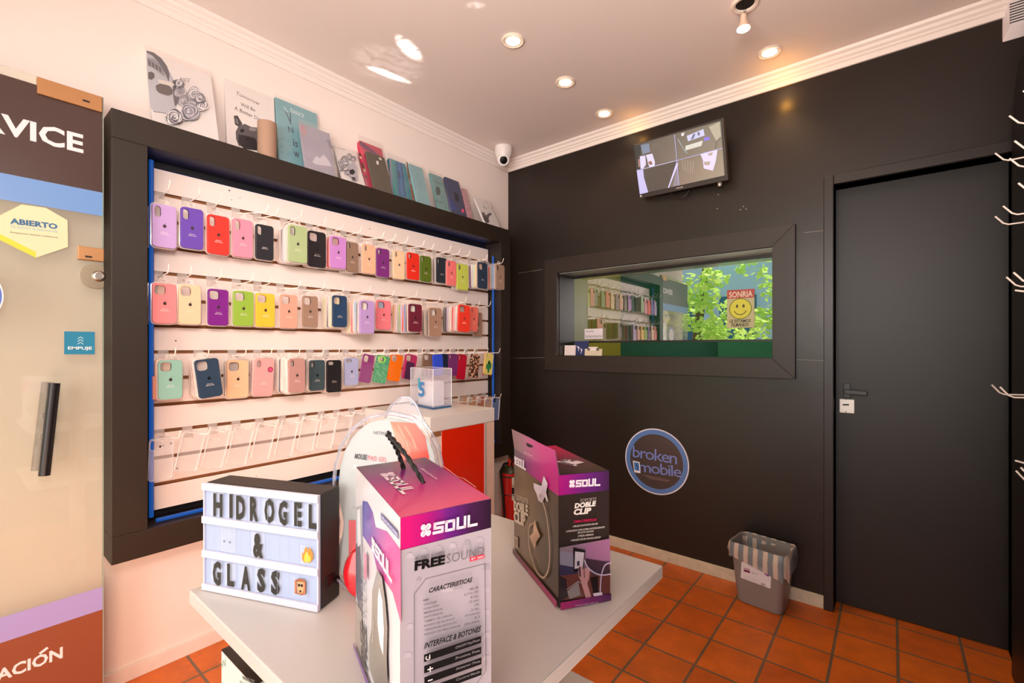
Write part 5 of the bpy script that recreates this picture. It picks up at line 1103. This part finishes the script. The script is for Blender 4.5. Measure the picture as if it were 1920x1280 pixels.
# ---------------------------------------------------------------- mouse pad blister
b0 = onz(ZT, 662, 1142); nd = V3((-FW.x, -FW.y, .0))+UP*.16; nd.normalize(); P0 = b0+FW*.04+RT*.004
MP = thing('mouse_pad_pack', 'round clear blister pack of a red gel mouse pad standing behind the headphone box', 'product pack', (P0.x, P0.y, ZT))
mc_ = crop(620, 730, 4.741)
def mpq(x, y, d=0): return on(P0, nd, x, y)+nd*d
C0 = mpq(728, 905); Rw = (mpq(820, 905)-C0).length; ux = (mpq(820, 905)-C0).normalized(); uy = nd.cross(ux).normalized()
if uy.z < 0: uy = -uy
def pad_outline(s, n=64):
    """big circle running into a narrower lower lobe"""
    pts = []
    for i in range(n):
        a = 2*math.pi*i/n; x, y = math.cos(a), math.sin(a)
        if y > -.55: r = 1.0
        else: r = 1.0
        pts.append((x*Rw*1.05*s, y*Rw*1.42*s if y > 0 else y*Rw*1.35*s))
    return pts
zb_rel = (V3((P0.x, P0.y, ZT+.004))-C0).dot(uy)
PADW = [(0, 0), (.006, .2), (.02, .36), (.06, .58), (.12, .77), (.2, .91), (.3, .985), (.38, 1), (.48, .98), (.56, .90), (.62, .85), (.68, .86), (.76, .92), (.83, .94), (.9, .86), (.95, .70), (.985, .4), (1.001, 0)]
def outline(e):
    """x half width as a function of height: circle, waist, lower gel lobe"""
    top = []; N_ = 40; H1 = (mpq(728, 782)-C0).dot(uy)+e; bot = zb_rel+ (0 if e > .004 else .004-e)
    W_ = Rw*1.0+e
    right = []
    for i in range(N_+1):
        t_ = i/N_; y = H1+(bot-H1)*t_; yn = t_
        w_ = 0
        for (u0, w0), (u1, w1) in zip(PADW, PADW[1:]):
            if u0 <= yn <= u1: w_ = W_*(w0+(w1-w0)*(yn-u0)/(u1-u0))
        right.append((w_, y))
    return [(x, y) for x, y in right]+[(-x, y) for x, y in reversed(right[1:-1])]
def lift(pts, d): return [C0+ux*x+uy*y+nd*d for x, y in pts]
CLM = clear_mat('clear clamshell', '#d8d6e4', .88, .06, gloss=1.4)
mb = MB(); o_a, o_b, o_c = outline(.010), outline(.005), outline(.002)
mb.rings([lift(o_a, 0), lift(o_a, .0015), lift(o_b, .002), lift(o_b, .014), lift(o_c, .016)], (False, False)); mb.build('clamshell', CLM, MP, smooth=True)
rim = MB(); rim.tube(lift(o_a, .001)+[lift(o_a, .001)[0]], .0018, 6, False); rim.tube(lift(o_b, .014)+[lift(o_b, .014)[0]], .0014, 6, False); rim.build('clamshell_rim', clear_mat('clamshell edge', '#b9b6c4', .6, .1, gloss=1.6), MP, smooth=True)
# hanger loop on top
hp_ = [mpq(x, y) for x, y in ((722, 783), (733, 760), (752, 745), (768, 745), (780, 758), (792, 785), (806, 806))]
MB().tube(hp_, .0024, 8).build('hanger_loop', clear_mat('clamshell edge'), MP, smooth=True)
MB().add(hp_+[mpq(775, 800)], [tuple(range(8))]).build('hanger_web', CLM, MP)
MB().prism(lift(outline(-.0005), .003), nd*.001).build('card_back', mat('pale card', '#b2b8b8', .5), MP)
k = Ink(C0+nd*.0045, nd, mc_); k.poly([(620, 290), (750, 300), (840, 420), (875, 600), (880, 700), (600, 700), (600, 560), (560, 380), (530, 285)], ['#e0482e', '#e8583c', '#e04030', '#d83a2c', '#d83a2c', '#f0503c', '#f06a50', '#ef8a68', '#e86a44'])
for a_ in ((600, 320, 700, 560), (660, 330, 760, 520), (620, 420, 680, 600)): k.stroke([(a_[0], a_[1]), ((a_[0]+a_[2])/2+15, (a_[1]+a_[3])/2), (a_[2], a_[3])], .003, '#f4866a')
k.text('NETMAK', (380, 395), (520, 408), (381, 368), '#4a4a50'); k.text('MOUSE', (213, 612), (320, 624), (214, 566), '#1c1a1c', .03); k.text('PAD GEL', (330, 626), (500, 644), (331, 585), '#e04a5a')
k.disc(mpq(666, 874, .002), .0065, '#d82838', 24); k.text('SS', (205, 695), (232, 697), (205, 668), '#f4e0e0', .03); k.text('Base en tela', (180, 745), (300, 760), (180, 735), '#8ab4a8'); k.text('2 x', (200, 1050), (222, 1052), (200, 1035), '#3a383c')
k.tr = crop(620, 940, 3.765); k.poly([(130, 130), (240, 130), (240, 680), (175, 660), (110, 560), (100, 470), (130, 380)], ['#c81a22', '#d02028', '#c81820', '#d83040', '#e03a44', '#d82a34', '#b8141c']); k.stroke([(150, 400), (135, 470), (150, 560)], .003, '#f08088')
k.done('card_print', MP, ink_mat('glossy carton ink'))
gel = MB(); gc = mpq(688, 1068, .006)
gel.rings([[gc+ux*(.036*r*math.cos(a))+uy*(.042*r*math.sin(a))+nd*h for a in [2*math.pi*i/32 for i in range(32)]] for r, h in ((1, -.002), (1.0, .006), (.9, .012), (.6, .016), (.05, .017))]); gel.build('gel_wrist_rest', mat('glossy red gel', '#d81c28', .15, coat=.5), MP, smooth=True)
# ---------------------------------------------------------------- white box on the lower shelf
zw = .564; zt_ = .752
w0 = onz(zt_, 415, 1217); w1 = onz(zt_, 470, 1277)
du = V3((w1.x-w0.x, w1.y-w0.y, 0)).normalized(); dv = V3((-du.y, du.x, 0)); 
wb = thing('earphone_box', 'white wireless earphone box with a black top on the shelf under the table', 'product box', (w0.x+du.x*.05, w0.y+du.y*.05, zw))
MB().obox(V3((w0.x, w0.y, zw+.001)), du*.13, dv*.07, (0, 0, zt_-zw-.003)).build('carton', mat('white carton', '#e9efe6', .4), wb, bevel=.001)
MB().obox(V3((w0.x, w0.y, zt_-.002)), du*.13, dv*.07, (0, 0, .002)).build('black_lid', mat('black glossy lid', '#26221f', .25), wb)
k = Ink(V3((w0.x, w0.y, zt_)), dv, crop(380, 1150, 2.4615)); k.text('W', (88, 252), (112, 245), (88, 215), '#8fa892'); k.text('WIRELESS', (185, 303), (243, 325), (185, 285), '#6f746e', .02); k.text('BT EARPHONES', (175, 322), (262, 350), (175, 308), '#8a9088'); k.done('print', wb)
# ================================================================ WASTE BIN
q0, q1, q2 = V3((-.5923, 2.4969, 0)), V3((-.4054, 2.474, 0)), V3((-.3901, 2.6129, 0))
ux_ = (q1-q0).normalized(); uy_ = V3((-ux_.y, ux_.x, 0)); bw, bd = (q1-q0).length+.012, .135; bc = (q0+q1)/2+uy_*(bd/2); hb_ = .285
BN = thing('waste_bin', 'grey plastic waste bin with a striped liner on the tiled floor', 'waste bin', tuple(bc))
def bring(w_, d_, z, r=.03, off=0, wob=0): return [bc+ux_*(a+off)+uy_*b+V3((0, 0, z+(random.uniform(-wob, wob) if wob else 0))) for a, b in rrect(w_, d_, r, 7)]
gp = mat('grey plastic bin', '#8b8280', .4, bump=.05, bscale=200)
mb = MB(); tw, td = bw+.05, bd+.045
def lp(t_): return bw+(tw-bw)*t_, bd+(td-bd)*t_
mb.rings([bring(bw-.012, bd-.012, .001, .026), bring(*lp(0), .006), bring(*lp(.08), .02), bring(*lp(1), hb_), bring(tw+.012, td+.012, hb_, .036), bring(tw+.012, td+.012, hb_+.008, .036), bring(tw-.004, td-.004, hb_+.008, .03), bring(bw-.008, bd-.008, .02, .026)], (True, True))
mb.build('bucket', gp, BN, smooth=True)
def liner_mat():
    m = clear_mat('striped liner film', '#dfe4e8', .32, .3, gloss=.8); N = m.node_tree.nodes; L = m.node_tree.links
    tc = N.new('ShaderNodeTexCoord'); wv = N.new('ShaderNodeTexWave'); wv.wave_type = 'BANDS'; wv.bands_direction = 'X'; wv.inputs['Scale'].default_value = 7.2; wv.inputs['Distortion'].default_value = .6
    L.new(tc.outputs['Object'], wv.inputs['Vector']); r = N.new('ShaderNodeValToRGB'); r.color_ramp.elements[0].position = .52; r.color_ramp.elements[0].color = rgb('#8b98a2'); r.color_ramp.elements[1].position = .6; r.color_ramp.elements[1].color = rgb('#f0dccc')
    L.new(wv.outputs['Fac'], r.inputs['Fac'])
    d = [n for n in N if n.type == 'BSDF_DIFFUSE'][0]; L.new(r.outputs['Color'], d.inputs['Color']); return m
LM_ = liner_mat(); LM_.node_tree.nodes
mb = MB(); n_ = len(rrect(1, 1, .1, 7)); hang_ = [random.uniform(.045, .075) for _ in range(n_)]
hang_ = [(.85 if i % 2 else 1)*h for i, h in enumerate(hang_)]
for i in range(n_):
    a_ = rrect(1, 1, .1, 7)[i]
    if a_[0] > .3 and a_[1] < 0: hang_[i] += .045
def wob(ring, s): return [p+V3((random.uniform(-s, s), random.uniform(-s, s), random.uniform(-s, s))) for p in ring]
R0 = wob(bring(bw, bd, .05, .026), .004); R1 = wob(bring(tw-.02, td-.02, .2, .028), .005); R2 = wob(bring(tw-.008, td-.008, hb_-.01, .03), .003); R3 = wob(bring(tw+.010, td+.010, hb_+.012, .036), .002); R4 = wob(bring(tw+.022, td+.022, hb_-.006, .038), .003)
base = bring(tw+.024, td+.024, hb_-.03, .038); R5 = wob(base, .007); R6 = [p-V3((0, 0, h))+V3((random.uniform(-.006, .006), random.uniform(-.006, .004), 0)) for p, h in zip(bring(tw+.018, td+.018, hb_, .038), hang_)]
mb.rings([R0, R1, R2, R3, R4, R5, R6], (True, False)); mb.build('liner_bag', LM_, BN, smooth=True, angle=80)
# label on the sloping front
s0 = q0-ux_*.006; top_s = s0-ux_*.025-uy_*.0225+V3((0, 0, hb_)); nf = ux_.cross((top_s-s0)); 
if nf.dot(EYE-s0) < 0: nf = -nf
k = Ink(s0, nf, crop(1120, 780, 3.048)); k.off = .0012; k.poly([(824, 830), (995, 878), (990, 985), (820, 922)], '#efeaf0')
k.text('simply', (838, 872), (873, 880), (838, 862), '#8a2a6a', .02); k.poly([(838, 874), (873, 884), (873, 896), (838, 886)], '#7a1a4a'); k.text('CESTO 10L', (884, 898), (915, 906), (884, 890), '#5a5058'); k.poly([(950, 880), (992, 882), (992, 910), (975, 915), (955, 900)], '#7a2a86')
for i in range(3): k.stroke([(834, 908+i*6), (925, 938+i*6)], .0006, '#a8a0a4')
for i in range(7): k.stroke([(937+i*4, 950+i), (937+i*4, 964+i)], .0012 if i % 2 else .0007, '#3a3438')
k.done('paper_label', BN)
# ================================================================ RIGHT-HAND RACK
XK = .36
rk = thing('slat_rack', 'tall black display rack at the right edge with white hooks', 'display rack', (XK+.04, 1.4, 0))
pr_ = [(2.60, 0), (2.60, 2.02)]+[(2.60-.16*(1-math.cos(R(a))), 2.02+.28*math.sin(R(a))) for a in range(10, 91, 10)]+[(.4, 2.30), (.4, 0)]
MB().prism([(XK, y, z) for y, z in pr_], (.03, 0, 0)).build('side_panel', mat('black rack laminate', '#181514', .45), rk, bevel=.002)
MB().box(XK+.03, XR-.004, .5, .54, 0, 2.0).build('rack_post', BLACKP, rk)
MB().box(XK+.03, XR-.004, 2.45, 2.49, 0, 2.0).build('rack_post', BLACKP, rk)
rh = [(1919, 170, 0), (1892.5, 217, 0), (1902.5, 264, 0), (1866, 287, 0), (1893, 297, 0), (1909.5, 343, 0), (1881, 386, 0), (1866, 405.5, 0), (1900.5, 510.5, 0), (1887, 519, 0), (1903, 544, 1), (1859.5, 721, 0), (1875, 725, 0), (1903, 863, 1), (1905, 882, 0), (1914, 876, 0)]
wr = mat('white rack wire', '#f6ece4', .35)
RHM = {}
for i, (px, py, flat) in enumerate(rh):
    th = math.atan((px-CX)/F)-YA; L_ = .13; xt = XK-L_; y = xt/math.tan(th); p = onx(xt, px, py)
    mb = MB(); mb.tube([p, p+V3((.016, 0, -.022 if not flat else -.004)), p+V3((.026, 0, -.027 if not flat else -.007)), V3((XK, p.y, p.z-(.024 if not flat else .006)))], .0021, 8)
    t = thing('rack_hook', 'white wire hook on the black rack at the right edge, %s' % ('topmost' if i == 0 else 'lowest' if i == len(rh)-1 else '%s from the top' % ORD[i-1]), 'hook', (XK, p.y, p.z), 'white hooks on the right rack')
    mb.build('wire', wr, t, smooth=True); MB().box(XK-.003, XK, p.y-.012, p.y+.012, p.z-.05, p.z+.006).build('plate', BLACKP, t)
# ================================================================ STREET OUTSIDE (seen mirrored in the service window)
g = MB(); g.box(-14, 8, -16, YF-.02, -.15, -.03); st('ground', g, mat('grey pavement', '#b5aea4', .8, noise=.15, nscale=2))
bd_ = thing('street_building', 'blue shop building across the street, mirrored in the service window', 'building', (-5, -12, 0))
MB().box(-14, 6, -12.4, -12, -.03, 7).build('facade', mat('pale blue facade', '#9cc0dc', .7), bd_)
for i in range(9):
    x = -13.2+i*2.1; MB().box(x, x+1.2, -12, -11.95, .3, 3.1).build('window', mat('deep blue window', '#124a7c', .2), bd_)
tr = thing('street_tree', 'bright green leafy tree outside, mirrored in the service window', 'tree', (-2.9, -3.6, 0))
MB().tube([(-2.9, -3.6, -.05), (-2.95, -3.6, 1.5), (-2.8, -3.55, 2.6), (-2.6, -3.4, 3.6)], [.11, .09, .07, .04], 12).build('trunk', mat('brown bark', '#6a4c34', .9), tr, smooth=True)
random.seed(11); lf = MB()
cl_ = [(-2.9+random.uniform(-1.5, 1.9), -3.5+random.uniform(-.7, .7), random.uniform(1.15, 3.4), random.uniform(.22, .42)) for _ in range(44)]
for cx_, cy_, cz_, r_ in cl_:
    for _ in range(85):
        d = V3((random.gauss(0, 1), random.gauss(0, 1), random.gauss(0, 1))).normalized()*r_*random.uniform(.4, 1); p = V3((cx_, cy_, cz_))+d
        a_ = V3((random.gauss(0, 1), random.gauss(0, 1), random.gauss(0, .6))).normalized(); b_ = a_.cross(V3((random.random(), random.random(), random.random()))).normalized(); s_ = random.uniform(.03, .055)
        lf.add([p-a_*s_*1.6, p+b_*s_, p+a_*s_*1.6, p-b_*s_], [(0, 1, 2, 3)])
lm = mat('spring green leaves', '#c6e86e', .6, emit=.12)  # leaf emission stands in for part of the sunlight on them
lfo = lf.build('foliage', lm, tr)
# ================================================================ LIGHT
wd_ = bpy.data.worlds.new('daylight'); wd_.use_nodes = True; SC.world = wd_; bg = wd_.node_tree.nodes['Background']
bg.inputs['Color'].default_value = rgb('#f0e9e2'); bg.inputs['Strength'].default_value = 2.2
def lamp(kind, name, loc, power, color='#ffffff', **k):
    l = bpy.data.lights.new(name, kind); l.energy = power; l.color = rgb(color)[:3]
    for a, v in k.items():
        if a not in ('to', 'scale'): setattr(l, a, v)
    o = bpy.data.objects.new(name, l); COL.objects.link(o); o.location = loc
    if 'to' in k: o.rotation_euler = (V3(k['to'])-V3(loc)).to_track_quat('-Z', 'Y').to_euler()
    if 'scale' in k: o.scale = k['scale']
    return o
lamp('SUN', 'sun', (0, -5, 8), 9, '#fff2dc', angle=R(1), to=(-.9, -4.2, 0))
lamp('AREA', 'street_daylight', (.2, -2.6, 1.5), 95, '#fff0eb', shape='RECTANGLE', size=2.4, size_y=2.2, to=(-1.0, 2.5, 1.3))
lamp('AREA', 'upper_fill', (-.25, -.4, 1.75), 14.5, '#fff2ee', shape='RECTANGLE', size=.9, size_y=.3, to=(-1.1, 1.5, 2.66), spread=R(110))  # unseen fill lamp added to brighten the ceiling
lamp('AREA', 'upward_fill', (-.1, .1, .3), 9, '#ffdccb', shape='RECTANGLE', size=.6, size_y=.5, to=(.1, 1.2, 2.66), spread=R(80))  # unseen fill lamp pointing up, added to lift the ceiling
lamp('AREA', 'warm_side_fill', (.34, -.1, 2.0), 8.5, '#ffe8de', shape='RECTANGLE', size=.5, size_y=.5, to=(-2.2, 1.25, 1.35), spread=R(75))
lamp('AREA', 'low_wall_fill', (-.95, -.1, .5), 4, '#ffc8a8', shape='RECTANGLE', size=.5, size_y=.5, to=(-2.2, .8, .4), spread=R(100))  # unseen lamp added for warm bounced light low on the left wall
for i, c in enumerate(dls):
    lamp('SPOT', 'spotlight_beam', c+V3((0, 0, -.014)), 9 if i < 3 else 14, '#ffcf94', spot_size=R(95), spot_blend=.7, shadow_soft_size=.025, to=c+V3((.0, .10 if i >= 2 else 0, -1)))
lamp('POINT', 'wall_glow', dls[3]+V3((0.02, .13, -.13)), .55, '#ffb040', shadow_soft_size=.02)  # added point lights, no fixture here, for the yellow patches on the wall
lamp('POINT', 'wall_glow', dls[2]+V3((.12, .13, -.10)), .2, '#ffb040', shadow_soft_size=.02)
lamp('POINT', 'inner_room_fill', (-.9, 3.45, 2.3), 26, '#fff6e0', shadow_soft_size=.1)  # added light without a fixture, bringing out the green of the room beyond
# added spot lamps imitating sun glints thrown on the ceiling by glass
def glint(pa, pb, width, power, dist=1.2):
    a, b = onz(ZC, *pa), onz(ZC, *pb); m = (a+b)/2; x = (b-a).normalized(); L_ = (b-a).length
    l = bpy.data.lights.new('ceiling_glint', 'SPOT'); l.energy = power; l.color = rgb('#fff4ee')[:3]; l.spot_size = 2*math.atan(L_/2/dist); l.spot_blend = .75; l.shadow_soft_size = .004
    l.use_nodes = True; N = l.node_tree.nodes; K = l.node_tree.links; e = N['Emission']
    tc = N.new('ShaderNodeTexCoord'); nz_ = N.new('ShaderNodeTexNoise'); nz_.inputs['Scale'].default_value = 26; nz_.inputs['Detail'].default_value = 2; nz_.inputs['Distortion'].default_value = 1.2
    mr = N.new('ShaderNodeMapRange'); mr.inputs[1].default_value = .38; mr.inputs[2].default_value = .62; mr.inputs[3].default_value = .05; mr.inputs[4].default_value = 1.9
    K.new(tc.outputs['Normal'], nz_.inputs['Vector']); K.new(nz_.outputs['Fac'], mr.inputs[0]); K.new(mr.outputs[0], e.inputs['Strength'])
    o = bpy.data.objects.new('ceiling_glint', l); COL.objects.link(o); z = V3((0, 0, -1)); y = z.cross(x)
    o.matrix_world = Matrix(((x.x, y.x, z.x, m.x), (x.y, y.y, z.y, m.y), (x.z, y.z, z.z, m.z-dist), (0, 0, 0, 1))) @ Matrix.Diagonal((1, width, 1, 1))
for g_ in (((742, 62), (790, 118), .42, 60), ((752, 78), (772, 104), .7, 70), ((680, 122), (776, 158), .22, 60), ((695, 126), (745, 146), .42, 90), ((655, 146), (705, 124), .3, 18), ((870, 10), (912, 10), .5, 16), ((640, 92), (800, 150), .9, 7)): glint(*g_)
# ================================================================ CAMERA AND VIEW
cam = bpy.data.cameras.new('camera'); co = bpy.data.objects.new('camera', cam); COL.objects.link(co)
cam.sensor_width = 36; cam.lens = F/1920*36; cam.shift_y = (CY-640)/1920; cam.clip_start = .02
co.location = EYE; co.rotation_euler = (R(90), 0, YA); SC.camera = co
SC.view_settings.view_transform = 'Standard'; SC.view_settings.look = 'None'; SC.view_settings.exposure = 0; SC.view_settings.gamma = 1
SC.cycles.transparent_max_bounces = 24
